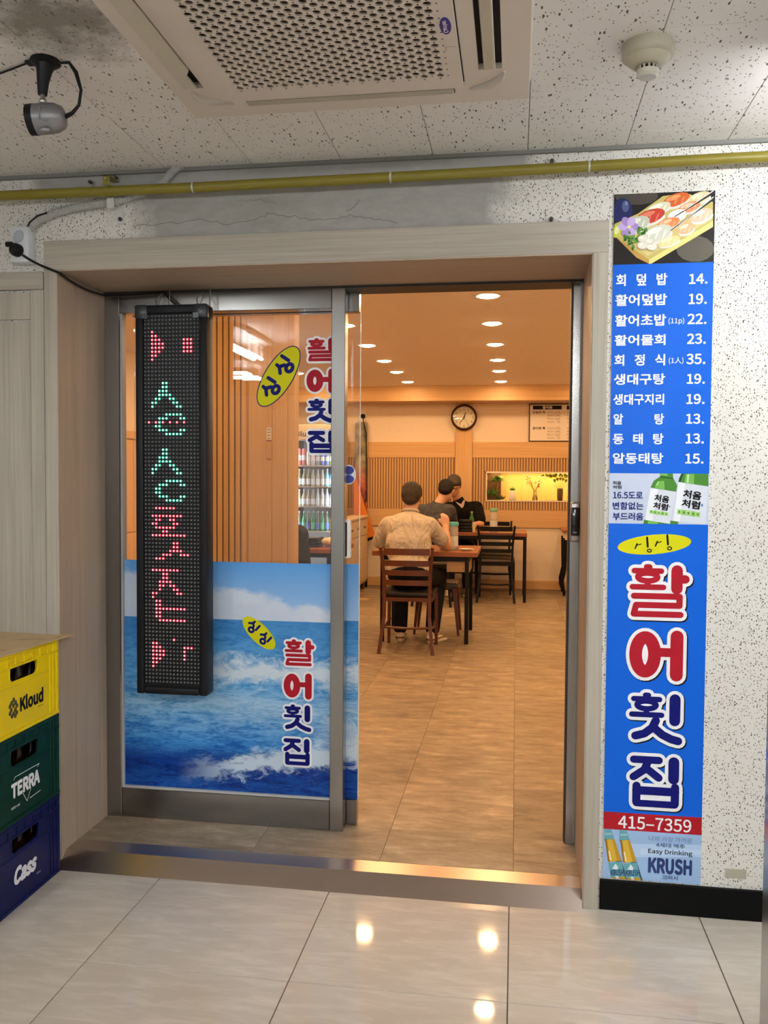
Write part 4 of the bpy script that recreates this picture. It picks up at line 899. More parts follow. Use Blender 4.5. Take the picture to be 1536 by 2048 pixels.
for body, bx, m, bo, ro in (('나와 가장 가까운', (680, 238, 1288, 308), mat('print_slate', (.12, .2, .34), .4), 0, 0), ('4세대 맥주', (780, 328, 1185, 388), DNAVY, .01, 0), ('Easy Drinking', (672, 415, 1290, 500), LBLACK, .012, 0), ('KRUSH', (672, 535, 1285, 760), DNAVY, .045, 0), ('크러시', (868, 772, 1085, 836), DNAVY, .01, 0), ('KRUSH', (150, 690, 330, 775), DNAVY, .03, 6), ('KRUSH', (358, 695, 555, 780), DNAVY, .03, 6)): T(1200, 1640, 6.982, body, bx, m, kp_, bo, ro)
# ================================================================== beer crates
CXF = -1.57; CY0, CY1 = -.468, -.046; CX0 = -1.885
def plate_hole(mb, y0, z0, y1, z1, hy0, hz0, hy1, hz1, r, x0, x1, n=5):
    ring = []
    for ky, kz, a0 in ((hy1-r, hz1-r, 0), (hy0+r, hz1-r, 1), (hy0+r, hz0+r, 2), (hy1-r, hz0+r, 3)):
        for i in range(n+1): t = math.pi/2*(a0+i/n); ring.append((ky+r*math.cos(t), kz+r*math.sin(t)))
    k = len(ring)
    for X in (x0, x1): mb.hole_plate(y0, z0, y1, z1, hy0, hz0, hy1, hz1, r, lambda a, b_: (X, a, b_), n)
    mb.add([(x0, a, b_) for a, b_ in ring]+[(x1, a, b_) for a, b_ in ring], [(i, (i+1) % k, k+(i+1) % k, k+i) for i in range(k)])
    mb.tube([(x1, a, b_) for a, b_ in ring], .003, 6, closed=True)      # raised lip round the hand hole
def crate(name, label, z0, h, m):
    t = thing(name, label, 'crate', ((CX0+CXF)/2, (CY0+CY1)/2, z0), group='stacked beer crates'); z1 = z0+h
    hz0, hz1 = z0+.645*h, z0+.86*h; hy0, hy1 = -.338, -.176
    w_ = MB(); plate_hole(w_, CY0+.004, z0, CY1-.004, z1-.004, hy0, hz0, hy1, hz1, .018, CXF-.012, CXF-.004)
    sw = obj('side_wall', w_, m, t, smooth=True)
    obj('side_wall', MB().rbox((CX0, CY0, z0), (CX0+.008, CY1, z1-.004), .002), m, t)
    obj('end_wall', MB().rbox((CX0+.008, CY0, z0), (CXF-.012, CY0+.008, z1-.004), .002), m, t)
    obj('end_wall', MB().rbox((CX0+.008, CY1-.008, z0), (CXF-.012, CY1, z1-.004), .002), m, t)
    obj('floor_grid', MB().box((CX0+.008, CY0+.008, z0+.002), (CXF-.012, CY1-.008, z0+.008)), m, t)
    for za, zb, d_ in ((z1-.014, z1, 0), (z1-.048, z1-.04, 0), (z0, z0+.012, -.001), (z0+.6*h, z0+.6*h+.006, .001)):
        obj('rim_band', MB().rbox((CXF-.006, CY0, za), (CXF-d_, CY1, zb), .002), m, sw)
    for k in range(9):
        y = CY0+.02+k*.0478; obj('rim_block', MB().rbox((CXF-.006, y-.003, z1-.042), (CXF-.0005, y+.003, z1-.012), .001), m, sw)
    for y, wv in ((CY1-.002, .014), (CY1-.034, .006), (CY1-.054, .005), (CY0+.012, .012), (CY0+.034, .005)):
        obj('corner_rib', MB().rbox((CXF-.006, y-wv, z0), (CXF-.0, y, z1-.01), .002), m, sw)
    return t, sw
CRY = mat('crate_yellow', (.78, .58, .002), .42, spec=.25); CRG = mat('crate_green', (.001, .028, .018), .42, spec=.2); CRB = mat('crate_navy', (.003, .006, .06), .4, spec=.2)
cb, cbw = crate('beer_crate', 'navy blue plastic beer crate at the bottom of the stack', .001, .277, CRB)
cg_, cgw = crate('beer_crate', 'dark green plastic beer crate in the middle of the stack', .279, .284, CRG)
cy_, cyw = crate('beer_crate', 'yellow plastic beer crate on top of the stack', .564, .264, CRY)
def cbox(u0, v0a, v0b, u1, v1a, v1b, X=CXF-.003):
    "slanted photo box on the crate side -> (y0,z0,y1,z1)"
    a, b_ = at(u0, (v0a+v0b)/2, X=X).y, at(u1, (v1a+v1b)/2, X=X).y
    um, va, vb = (u0+u1)/2, (v0a+v1a)/2, (v0b+v1b)/2
    return (a, at(um, vb, X=X).z, b_, at(um, va, X=X).z)
z8 = lambda x, y: (x/3.103, 1200+y/3.103)
def CT(body, x0, t0, b0, x1, t1, b1, m, parent, bold=.02, shear=0):
    u0, u1 = x0/3.103, x1/3.103; c8 = lambda y: 1200+y/3.103
    text(body, cbox(u0, c8(t0), c8(b0), u1, c8(t1), c8(b1)), 'X', CXF-.0035, m, parent, bold, 0, shear)
CT('Kloud', 125, 600, 695, 270, 535, 630, LBLACK, cyw, .045); CT('500ml', 235, 655, 668, 270, 640, 653, LBLACK, cyw, .0)
def cpl(*pts): return [(at(*z8(x, y), X=CXF-.0035).y, at(*z8(x, y), X=CXF-.0035).z) for x, y in pts]
hop = []
for k, (x, y, r_) in enumerate(((85, 620, 9), (72, 640, 9), (97, 636, 9), (62, 662, 9), (84, 655, 9), (105, 655, 8), (70, 685, 9), (95, 680, 9), (62, 705, 8), (84, 705, 9), (104, 698, 8), (75, 722, 7), (95, 718, 7))):
    (a, b_), = cpl((x, y)); hop.append(oval(a, b_, .008, .008, 8, k))
flat('hop_mark', hop, 'X', CXF-.0035, mat('hop_print', (.07, .06, .01), .5), cyw)
for o_ in []: pass
CT('TERRA', 70, 1140, 1235, 248, 1050, 1140, WHITE, cgw, .05, 0)
ln = lambda *pts, w_=.0022: [p_ for p_ in stroke2d(cpl(*pts), w_)]
flat('triangle_mark', ln((85, 1118), (95, 1098), (243, 1014), (232, 1035))+ln((143, 1200), (168, 1247), (192, 1165))+ln((185, 1228), (250, 1180)), 'X', CXF-.0035, WHITE, cgw)
CT('500 ml', 70, 1285, 1302, 124, 1262, 1280, WHITE, cgw, .02)
CT('Cass', 88, 1660, 1800, 230, 1570, 1650, WHITE, cbw, .06, .25); CT('500ml', 228, 1690, 1703, 252, 1675, 1688, WHITE, cbw, .0)
# bottles seen through the hand holes
BRN = mat('bottle_brown', (.012, .005, .002), .1)
bt = None
for (lab, z0, hh) in (('brown beer bottle inside the navy crate', .01, .255), ('brown beer bottle inside the green crate', .288, .262), ('brown beer bottle inside the yellow crate', .573, .24)):
    bm_ = mesh_of('beer_bottle', MB().lathe([(.0, 0), (.033, 0), (.034, .01), (.034, .13), (.014, .18), (.0125, hh-.01), (.0145, hh-.006), (.0145, hh), (0, hh)], n=14), BRN, True)
    for k in range(4):
        o = link('beer_bottle', bm_); o.location = (CXF-.055, -.37+k*.078, z0); tag(o, lab+', '+('fourth', 'third', 'second', 'first')[k]+' from the doorway', 'bottle', 'bottles in the beer crates')
# flattened cardboard on top
cdm = NT('cardboard'); n_ = cdm.noise(cdm.co((30, 3, 1)), 1, 3); cdm.P(Base_Color=cdm.mix(n_, (.47, .33, .17, 1), (.55, .4, .22, 1)), Roughness=.8)
cd_ = thing('cardboard_sheet', 'flattened brown cardboard lying on the yellow crate', 'cardboard', (-1.72, -.25, .829))
ed = [(-1.535, .0), (-1.545, -.06), (-1.552, -.09), (-1.549, -.13), (-1.556, -.17), (-1.56, -.24), (-1.556, -.31), (-1.565, -.36), (-1.56, -.5), (-1.93, -.5), (-1.93, -.001), (-1.7, -.0008)]
obj('sheet', MB().prism(ed, .8292, .8325, 'Z'), cdm.m, cd_)
obj('upper_flap', MB().prism([(-1.575, -.03), (-1.585, -.2), (-1.6, -.33), (-1.585, -.49), (-1.92, -.49), (-1.92, -.02)], .8327, .835, 'Z'), cdm.m, cd_)
ink = mat('box_ink', (.16, .1, .05), .7)
fm = []
for x_, y_, w_, h_ in ((-1.66, -.13, .09, .004), (-1.68, -.15, .05, .004), (-1.7, -.33, .1, .006), (-1.74, -.31, .05, .008), (-1.8, -.12, .07, .005)): fm.append([(x_, y_), (x_+w_, y_+.01), (x_+w_, y_+h_+.01), (x_, y_+h_)])
flat('printed_marks', fm, 'Z', .8353, ink, cd_)
# ================================================================== restaurant furniture
def chair_local(name, label, wm, seatm, sw=.40, h=.82, group='restaurant chairs'):
    "ladder-back chair, origin on the floor, sitter faces +Y, back at -Y"
    t = thing(name, label, 'chair', group=group)
    sz = .45
    for s in (-1, 1):
        x0, xs, xt = s*(sw/2-.005), s*(sw/2-.025), s*(sw/2-.0)
        obj('leg', MB().tube([(x0+s*.012, -.245, 0), (xs, -.195, .28), (xs, -.185, sz), (xs+s*.004, -.195, .62), (xt, -.235, h)], [.0185, .0175, .019, .017, .0165], 4), wm, t, local=True)
        obj('leg', MB().tube([(x0, .205, 0), (x0-s*.004, .2, sz-.02)], [.016, .019], 4), wm, t, local=True)
        obj('side_rail', MB().box((s*(sw/2-.02)-.012, -.17, sz-.055), (s*(sw/2-.02)+.012, .19, sz-.02)), wm, t, local=True)
        obj('stretcher', MB().tube([(s*(sw/2-.02), -.19, .2), (s*(sw/2-.02)+s*.012, 0, .175), (s*(sw/2-.015), .2, .2)], .011, 6), wm, t, local=True, smooth=True)
    for z, hh in ((h-.035, .05), (h-.125, .044), (h-.2, .04), (h-.275, .04)):
        y = -.195-.04*(z-.62)/.2 if z > .62 else -.195
        pts = [(-sw/2+.022+k*(sw-.044)/6, y-.02*math.sin(math.pi*k/6)) for k in range(7)]
        q = MB()
        for (xa, ya), (xb, yb) in zip(pts[:-1], pts[1:]):
            q.add([(xa, ya-.008, z-hh/2), (xb, yb-.008, z-hh/2), (xb, yb+.008, z-hh/2), (xa, ya+.008, z-hh/2), (xa, ya-.008, z+hh/2), (xb, yb-.008, z+hh/2), (xb, yb+.008, z+hh/2), (xa, ya+.008, z+hh/2)], [(0, 1, 5, 4), (3, 7, 6, 2), (4, 5, 6, 7), (0, 3, 2, 1)])
        obj('back_slat', q, wm, t, local=True)
    obj('rear_rail', MB().box((-sw/2+.02, -.2, sz-.05), (sw/2-.02, -.175, sz-.02)), wm, t, local=True)
    obj('front_rail', MB().box((-sw/2+.02, .185, sz-.055), (sw/2-.02, .21, sz-.02)), wm, t, local=True)
    obj('stretcher', MB().tube([(-sw/2+.02, -.2, .2), (0, -.215, .195), (sw/2-.02, -.2, .2)], .011, 6), wm, t, local=True, smooth=True)
    obj('seat', MB().rbox((-sw/2-.002, -.19, sz-.022), (sw/2+.002, .225, sz+.022), .018, 3), seatm, t, local=True, smooth=True)
    return t
CHB = wood('chair_brown', (.12, .037, .014), (.08, .024, .009), 2, 1, .35); CHK = mat('chair_black', (.006, .005, .005), .45, spec=.2); SEATK = mat('seat_black_vinyl', (.012, .011, .011), .4, spec=.25); SEATG = mat('seat_brown_vinyl', (.05, .035, .025), .35)
ch1 = chair_local('dining_chair', 'brown ladder-back chair under the man in the beige shirt', CHB, SEATK); ch1.location = (-.815, 3.885, FZ)
ch2 = chair_local('dining_chair', 'black ladder-back chair at the near right side of the rear table', CHK, SEATG, .395, .84); ch2.location = (-.2, 6.78, FZ)
ch3 = dup(ch2, (-.24, 7.42, FZ), math.pi, 'black ladder-back chair behind the rear table facing the door')
ch4 = dup(ch2, (-.86, 6.36, FZ), 0, 'black ladder-back chair under the man in the grey shirt')
ch5 = dup(ch2, (-.64, 7.5, FZ), math.pi, 'black ladder-back chair under the man in the black shirt')
def table(name, label, x0, y0, x1, y1, z, legx=None, topm=None):
    t = thing(name, label, 'table', ((x0+x1)/2, (y0+y1)/2, FZ))
    tm = wood('table_top_brown', (.31, .105, .038), (.22, .07, .024), 0, 1, .3)
    obj('tabletop', MB().rbox((x0, y0, z-.04), (x1, y1, z), .004), tm, t)
    lm = mat('table_leg_black', (.006, .006, .006), .45, spec=.2); i = .085 if legx is None else legx
    for x in (x0+i, x1-i):
        for y in (y0+.03, y1-.05): obj('leg', MB().rbox((x-.016, y-.016, FZ), (x+.016, y+.016, z-.04), .003), lm, t)
    for y in (y0+.03, y1-.05): obj('apron', MB().box((x0+i, y-.012, z-.075), (x1-i, y+.012, z-.04)), lm, t)
    for x in (x0+i, x1-i): obj('apron', MB().box((x-.012, y0+.03, z-.075), (x+.012, y1-.05, z-.04)), lm, t)
    return t
T1 = table('dining_table', 'brown wooden dining table where the man in beige eats', -1.16, 4.12, -.297, 4.86, .80)
obj('cutlery_drawer', MB().rbox((-.548, 4.15, .634), (-.36, 4.5, .724), .004), wood('drawer_oak', (.42, .25, .12), (.32, .18, .08), 0, 1, .45), T1)
T2 = table('dining_table', 'brown rear dining table with black legs shared by two men', -1.12, 6.6, .13, 7.3, .81, .02)
T3 = table('dining_table', 'brown side table half hidden behind the glass door', -2.35, 4.2, -1.46, 4.9, .80)
# stool tucked below the front table
st = thing('stool', 'dark brown wooden stool tucked under the front table', 'stool', (-.66, 4.66, FZ))
for sx in (-1, 1):
    for sy in (-1, 1): obj('leg', MB().tube([(-.66+sx*.19, 4.66+sy*.15, FZ), (-.66+sx*.15, 4.66+sy*.12, .46)], [.014, .026], 4), CHB, st)
obj('seat', MB().rbox((-.84, 4.5, .455), (-.48, 4.82, .5), .015, 2), SEATG, st, smooth=True)
# ------------------------------------------------------------------ things on the tables
WAT = mat('water_bottle_plastic', (.8, .78, .74), .15, alpha=.4); LIDT = mat('lid_teal', (.1, .5, .52), .35); LIDG = mat('lid_green', (.16, .42, .28), .35)
def water_bottle(label, x, y, z, lid, h=.235, r=.043):
    t = thing('water_bottle', label, 'bottle', (x, y, z), group='clear water bottles')
    obj('body', MB().lathe([(0, .001), (r*.95, .001), (r, .01), (r, h*.78), (r*.95, h*.84), (r*.95, h*.87)], n=24), WAT, t, smooth=True, local=True)
    obj('water', MB().lathe([(0, .003), (r*.93, .003), (r*.96, .01), (r*.96, h*.55), (0, h*.551)], n=24), glass_thin('water_clear', (.95, .95, .93), 1.2), t, smooth=True, local=True)
    obj('cap', MB().lathe([(r*1.0, h*.87), (r*1.07, h*.88), (r*1.07, h*.985), (r*1.0, h), (0, h)], n=24), lid, t, smooth=True, local=True)
    obj('label_band', MB().lathe([(r*1.008, h*.14), (r*1.008, h*.5)], n=24), mat('bottle_label_pale', (.62, .64, .6), .5), t, smooth=True, local=True)
    return t
water_bottle('water bottle with a turquoise cap on the front table', -.512, 4.36, .80, LIDT, .232)
water_bottle('water bottle with a green cap on the rear table', -.234, 6.72, .81, LIDG, .262, .042)
GRG = mat('soju_green', (.015, .16, .05), .06, coat=.5)
def soju(label, x, y, z, m=GRG, h=.215, r=.031, lab=(.7, .74, .7), grp=None):
    t = thing('glass_bottle', label, 'bottle', (x, y, z), group=grp)
    obj('body', MB().lathe([(0, 0), (r, 0), (r*1.02, .006), (r*1.02, h*.5), (r*.85, h*.62), (r*.42, h*.78), (r*.38, h*.95), (0, h*.95)], n=16), m, t, smooth=True, local=True)
    obj('cap', MB().lathe([(r*.44, h*.94), (r*.46, h), (0, h)], n=12), mat('cap_metal', (.5, .55, .5), .35, .6), t, smooth=True, local=True)
    obj('label_band', MB().lathe([(r*1.03, h*.1), (r*1.03, h*.44)], n=16), mat('band_%d%d%d' % tuple(int(c_*99) for c_ in lab), lab, .5), t, smooth=True, local=True)
    return t
soju('green soju bottle standing on the rear table before the black shirt', -.49, 6.98, .81)
def bowl(name, label, x, y, z, r, h, m, cat='dish'):
    return obj(name, MB().lathe([(0, 0), (r*.55, 0), (r*.6, h*.2), (r, h), (r*.94, h), (r*.5, h*.3), (0, h*.28)], (x, y, z), 24), m, None, label, cat, smooth=True)
CER = mat('ceramic_white', (.75, .72, .66), .3); BLKC = mat('stone_bowl_black', (.01, .009, .009), .4, spec=.25)
bowl('saucer', 'small white saucer at the front table edge', -.40, 4.3, .80, .055, .016, CER)
bowl('dish', 'pale side dish beside the turquoise-capped bottle', -.585, 4.32, .80, .05, .03, mat('dish_cream', (.7, .6, .42), .4))
tk = thing('chopsticks', 'wooden chopsticks resting beside the white saucer', 'chopsticks', (-.37, 4.36, .80))
for k in range(2): obj('stick', MB().cyl((-.45, 4.40+k*.012, .806), (-.33, 4.36+k*.012, .806), .003, n=6), mat('stick_pale', (.75, .62, .42), .5), tk)
bx = thing('tray_stack', 'black stacked serving trays on the rear table', 'tray', (-.55, 6.72, .81))
for k in range(4): obj('tray', MB().rbox((-.622+k*.003, 6.66, .811+k*.034), (-.47, 6.84, .84+k*.034), .006, 2), BLKC, bx, smooth=True)
bowl('cup', 'pale yellow cup beside the black trays', -.452, 6.7, .81, .03, .085, mat('cup_yellow', (.75, .68, .4), .35), 'cup')
# ------------------------------------------------------------------ people
def remeshed(name, prims, voxel, m, parent=None, smooth=6, mi=None):
    mb = MB()
    for p_ in prims:
        if p_[0] == 'c':
            _, a, b_, r0, r1 = p_; mb.cyl(a, b_, r0, r1, 14); mb.ell(a, (r0,)*3, n=14, k=8); mb.ell(b_, (r1,)*3, n=14, k=8)
        elif p_[0] == 't':
            pts, rs = p_[1], p_[2]
            for i in range(len(pts)-1): mb.cyl(pts[i], pts[i+1], rs[i], rs[i+1], 14)
            for a, r_ in zip(pts, rs): mb.ell(a, (r_,)*3, n=14, k=8)
        else: mb.ell(p_[1], p_[2], p_[3] if len(p_) > 3 else (0, 0, 0), 18, 12)
    me = bpy.data.meshes.new(name); me.from_pydata(mb.v, [], mb.f)
    o = bpy.data.objects.new(name, me); COL.objects.link(o)
    bm = bmesh.new(); bm.from_mesh(me); bmesh.ops.recalc_face_normals(bm, faces=bm.faces); bm.to_mesh(me); bm.free()
    rm = o.modifiers.new('r', 'REMESH'); rm.mode = 'VOXEL'; rm.voxel_size = voxel
    sm_ = o.modifiers.new('s', 'SMOOTH'); sm_.factor = .5; sm_.iterations = smooth
    me2 = bpy.data.meshes.new_from_object(o.evaluated_get(bpy.context.evaluated_depsgraph_get())); bpy.data.objects.remove(o)
    me2.materials.clear()
    for q in (m if isinstance(m, list) else [m]): me2.materials.append(q)
    me2.polygons.foreach_set('use_smooth', [True]*len(me2.polygons))
    if mi:
        for f in me2.polygons: f.material_index = mi(f.center)
    me2.name = name
    return link(name, me2, parent)
SKIN = mat('skin', (.55, .3, .19), .5, var=.06)
def fabric(name, c, stripes=None, amp=.25):
    t = NT(name); v = t.co()
    n_ = t.noise(t.co((300, 300, 300)), 1, 2); col = t.mix(n_, tuple(x*.85 for x in c)+(1,), tuple(min(1, x*1.1) for x in c)+(1,))
    fold = t.noise(t.co((9, 9, 4), rot=(0, .7, 0)), 1, 3, .5, 1.2)
    if stripes:
        sp = t.n('ShaderNodeSeparateXYZ'); t.set(sp.inputs[0], v)
        w_ = t.math('PINGPONG', t.math('MULTIPLY', sp.outputs[0], 90), .5); w2 = t.math('PINGPONG', t.math('MULTIPLY', sp.outputs[2], 90), .5)
        g = t.math('MAXIMUM', t.math('GREATER_THAN', w_, .42), t.math('GREATER_THAN', w2, .42)); col = t.mix(t.math('MULTIPLY', g, .25), col, (*stripes, 1))
    t.P(Base_Color=col, Roughness=.9, Specular_IOR_Level=.1); t.bump(fold, 1, .06); return t.m
def hairm(name, c1, c2):
    t = NT(name); n_ = t.noise(t.co((60, 60, 14)), 1, 3, .7, .6); t.P(Base_Color=t.mix(n_, (*c1, 1), (*c2, 1)), Roughness=.6, Specular_IOR_Level=.2); t.bump(n_, .8, .01); return t.m
def hand_prims(wrist, d, up, side, curl=.5, s=1.0):
    "palm and five fingers; d = pointing direction, up = back of hand, side = thumb side"
    d, up, side = Vector(d).normalized(), Vector(up).normalized(), Vector(side).normalized(); w = Vector(wrist); out = []
    palm = w+d*.05*s
    for k in range(4):
        b_ = w+d*.012*s+side*(.024-.016*k)*s; e = w+d*(.088-.006*abs(k-1))*s+side*(.027-.018*k)*s; out.append(('c', b_, e, .0125*s, .0105*s))
        L = (.034, .04, .037, .029)[k]*s; p1 = e+(d*math.cos(curl)-up*math.sin(curl))*L; p2 = p1+(d*math.cos(curl*2.2)-up*math.sin(curl*2.2))*L*.75
        out.append(('t', [e, p1, p2], [.0095*s, .0088*s, .0075*s]))
    b_ = w+d*.02*s+side*.024*s; m1 = b_+(d*.6+side*.75-up*.2).normalized()*.035*s; m2 = m1+(d*.9+side*.2-up*.4).normalized()*.028*s
    out.append(('t', [b_, m1, m2], [.0135*s, .0105*s, .0085*s])); return out
def head_prims(c, f, side, s=1.0, up=None):
    "skull, jaw, nose, brow, ears; f = facing direction"
    c, f, side = Vector(c), Vector(f).normalized(), Vector(side).normalized(); u = side.cross(f).normalized()
    yaw = math.atan2(-f.x, f.y); pit = math.asin(max(-1, min(1, f.z)))
    R = (pit, 0, yaw)
    P_ = lambda a, b_, z: c+side*a*s+f*b_*s+u*z*s
    return [('e', P_(0, -.008, .022), (.077*s, .097*s, .092*s), R), ('e', P_(0, .018, -.045), (.062*s, .07*s, .068*s), R), ('e', P_(0, .06, -.085), (.034*s, .03*s, .024*s), R),
            ('c', P_(0, .088, .0), P_(0, .108, -.03), .009*s, .013*s), ('e', P_(.03, .083, .018), (.02*s, .012*s, .009*s), R), ('e', P_(-.03, .083, .018), (.02*s, .012*s, .009*s), R), ('e', P_(0, .082, -.062), (.024*s, .012*s, .009*s), R),
            ('e', P_(.08, -.004, -.012), (.009*s, .02*s, .031*s), R), ('e', P_(-.08, -.004, -.012), (.009*s, .02*s, .031*s), R)]
def hair_prims(c, f, side, s=1.0, low=-.045, full=1.0):
    c, f, side = Vector(c), Vector(f).normalized(), Vector(side).normalized(); u = side.cross(f).normalized(); yaw = math.atan2(-f.x, f.y); pit = math.asin(max(-1, min(1, f.z))); R = (pit, 0, yaw)
    P_ = lambda a, b_, z: c+side*a*s+f*b_*s+u*z*s
    return [('e', P_(0, -.012, .048), (.084*s*full, .098*s, .076*s), R), ('e', P_(0, -.045, .005), (.079*s*full, .068*s, .085*s), R), ('e', P_(0, -.062, low), (.058*s, .042*s, .04*s), R), ('e', P_(.062, -.01, .02), (.023*s, .04*s, .045*s), R), ('e', P_(-.062, -.01, .02), (.023*s, .04*s, .045*s), R), ('e', P_(0, .062, .066), (.06*s, .034*s, .032*s), R)]
V = Vector
# --- man in beige shirt, back to the door, right elbow on the table
HC1 = V((-.83, 4.085, 1.243)); F1 = V((.05, .93, -.36)); S1 = V((1, -.05, 0))
pel = V((-.82, 3.86, .645)); ch = V((-.84, 3.96, .92)); nk = V((-.835, 4.03, 1.13))
RS, LS = V((-.675, 4.0, 1.02)), V((-1.005, 4.0, 1.02)); RE, RW = V((-.548, 4.16, .846)), V((-.568, 4.27, .985)); LE, LW = V((-1.085, 4.1, .86)), V((-.98, 4.33, .84))
RK, LK = V((-.635, 4.33, .575)), V((-.95, 4.33, .575)); RA, LA = V((-.655, 4.13, .15)), V((-.925, 4.16, .15))
body = head_prims(HC1, F1, S1)+[('c', nk+V((0, .0, -.05)), HC1+V((0, -.02, -.05)), .06, .055), ('e', ch, (.15, .1, .2)), ('e', pel, (.15, .12, .115)), ('t', [RS, RE, RW], [.052, .043, .03]), ('t', [LS, LE, LW], [.052, .043, .03]), ('t', [pel+V((.09, .03, -.02)), RK, RA], [.075, .06, .042]), ('t', [pel+V((-.09, .03, -.02)), LK, LA], [.075, .06, .042]), ('c', RA, RA+V((.02, .13, -.06)), .038, .03), ('c', LA, LA+V((0, .13, -.06)), .038, .03)]
body += hand_prims(RW+V((0, .005, .012)), (-.1, .25, .95), (.3, -.9, .2), (-.9, -.2, .1), .8)+hand_prims(LW, (.25, .95, -.05), (0, 0, 1), (.95, -.2, 0), .5)
SHOE_C = mat('sneaker_cream', (.78, .72, .6), .6); STRIPE = mat('sneaker_stripe', (.22, .15, .07), .6)
m1 = remeshed('person', body, .009, SKIN); tag(m1, 'seated man in a beige short-sleeved shirt seen from behind', 'person')
BEI = fabric('beige_shirt', (.56, .49, .4), (.36, .3, .23))
remeshed('shirt', [('e', V((-.838, 3.965, .985)), (.195, .12, .14), (-.15, 0, 0)), ('e', V((-.835, 3.93, .86)), (.19, .125, .2)), ('e', V((-.825, 3.88, .68)), (.185, .14, .12)), ('c', V((-.84, 4.02, 1.065)), V((-.835, 4.035, 1.105)), .085, .066), ('t', [LS+V((.06, 0, .01)), LS, LS.lerp(LE, .85)+V((-.012, 0, 0))], [.07, .072, .068]), ('t', [RS+V((-.06, 0, .01)), RS, RS.lerp(RE, .66)], [.07, .072, .066]), ('e', V((-.74, 3.985, 1.055)), (.12, .075, .055), (0, .42, 0)), ('e', V((-.93, 3.985, 1.055)), (.12, .075, .055), (0, -.42, 0))], .012, BEI, m1, 5)
obj('collar', MB().tube([V((-.835+.066*math.cos(t), 4.035+.06*math.sin(t), 1.128-.02*math.sin(t))) for t in [2*math.pi*k/20 for k in range(20)]],   .011, 8, closed=True), BEI, m1, smooth=True)
TRK = fabric('dark_trousers', (.014, .014, .018)); 
remeshed('trousers', [('e', pel+V((0, 0, -.0)), (.175, .14, .12)), ('t', [pel+V((.08, .04, -.03)), RK, RA+V((0, 0, .02))], [.09, .08, .06]), ('t', [pel+V((-.08, .04, -.03)), LK, LA+V((0, 0, .02))], [.09, .08, .06])], .012, TRK, m1, 5)
remeshed('hair', hair_prims(HC1, F1, S1, 1.03), .009, hairm('hair_grey_brown', (.012, .008, .005), (.075, .055, .04)), m1, 3)
def shoe(p_, dr, parent, name='shoe'):
    d_ = Vector(dr).normalized(); p_ = Vector(p_)
    o = remeshed(name, [('e', p_+V((0, 0, .045)), (.042, .042, .04)), ('c', p_+V((0, 0, .03)), p_+d_*.15+V((0, 0, .024)), .036, .03), ('e', p_+d_*.17+V((0, 0, .02)), (.04, .04, .022)), ('c', p_+V((0, 0, .06)), p_+V((0, 0, .085)), .036, .034)], .008, [SHOE_C, STRIPE], parent, 3, lambda c_: 1 if FZ+.03 < c_.z < FZ+.048 else 0)
    return o
shoe((-.925, 4.15, FZ), (.03, 1, 0), m1); shoe((-.665, 4.1, FZ), (.45, .8, 0), m1)
obj('wristband', MB().lathe([(.036, -.008), (.038, 0), (.036, .008)], RW+V((0, -.005, -.018)), 18), mat('band_black', (.01, .008, .008), .4), m1, 'black band on the right wrist', smooth=True)
# --- man in grey shirt, back to the door, bending over the rear table
HC2 = V((-.745, 6.52, 1.262)); F2 = V((.12, .78, -.6)); S2 = V((.97, -.1, .1)); pel = V((-.86, 6.33, .645))
RS, LS = V((-.7, 6.42, 1.05)), V((-1.05, 6.4, 1.05)); RE, RW = V((-.68, 6.58, .89)), V((-.78, 6.8, .856)); LE, LW = V((-1.12, 6.6, .87)), V((-1.0, 6.85, .85)); RK, LK = V((-.74, 6.78, .575)), V((-1.0, 6.78, .575)); RA, LA = V((-.74, 6.72, .13)), V((-.98, 6.72, .13))
body = head_prims(HC2, F2, S2)+[('c', V((-.85, 6.42, 1.08)), HC2+V((-.02, -.03, -.05)), .06, .055), ('e', V((-.87, 6.38, .9)), (.15, .1, .2)), ('e', pel, (.15, .12, .115)), ('t', [RS, RE, RW], [.05, .042, .03]), ('t', [LS, LE, LW], [.05, .042, .03]), ('t', [pel+V((.08, .03, -.02)), RK, RA], [.075, .06, .042]), ('t', [pel+V((-.08, .03, -.02)), LK, LA], [.075, .06, .042]), ('c', RA, RA+V((0, .13, -.05)), .036, .028), ('c', LA, LA+V((0, .13, -.05)), .036, .028)]
body += hand_prims(RW, (-.3, .9, -.05), (0, 0, 1), (-.9, -.3, 0), .5)+hand_prims(LW, (.3, .9, -.05), (0, 0, 1), (.9, -.3, 0), .5)
m2 = remeshed('person', body, .011, SKIN); tag(m2, 'seated man in a grey shirt bending over the rear table', 'person')
remeshed('shirt', [('e', V((-.865, 6.4, 1.0)), (.195, .125, .14), (-.25, 0, 0)), ('e', V((-.865, 6.35, .85)), (.185, .125, .2)), ('e', V((-.86, 6.33, .68)), (.18, .14, .12)), ('c', V((-.84, 6.45, 1.09)), V((-.81, 6.48, 1.14)), .08, .066), ('t', [LS+V((.05, 0, 0)), LS, LS.lerp(LE, .85)], [.075, .075, .07]), ('t', [RS+V((-.05, 0, 0)), RS, RS.lerp(RE, .85)], [.075, .075, .07])], .014, fabric('grey_shirt', (.075, .075, .085)), m2, 5)
remeshed('trousers', [('e', pel+V((0, 0, -.0)), (.17, .14, .12)), ('t', [pel+V((.08, .04, -.03)), RK, RA+V((0, 0, .03))], [.088, .078, .058]), ('t', [pel+V((-.08, .04, -.03)), LK, LA+V((0, 0, .03))], [.088, .078, .058])], .014, TRK, m2, 5)
remeshed('hair', hair_prims(HC2, F2, S2, 1.04), .01, hairm('hair_black', (.004, .003, .003), (.014, .01, .008)), m2, 3)
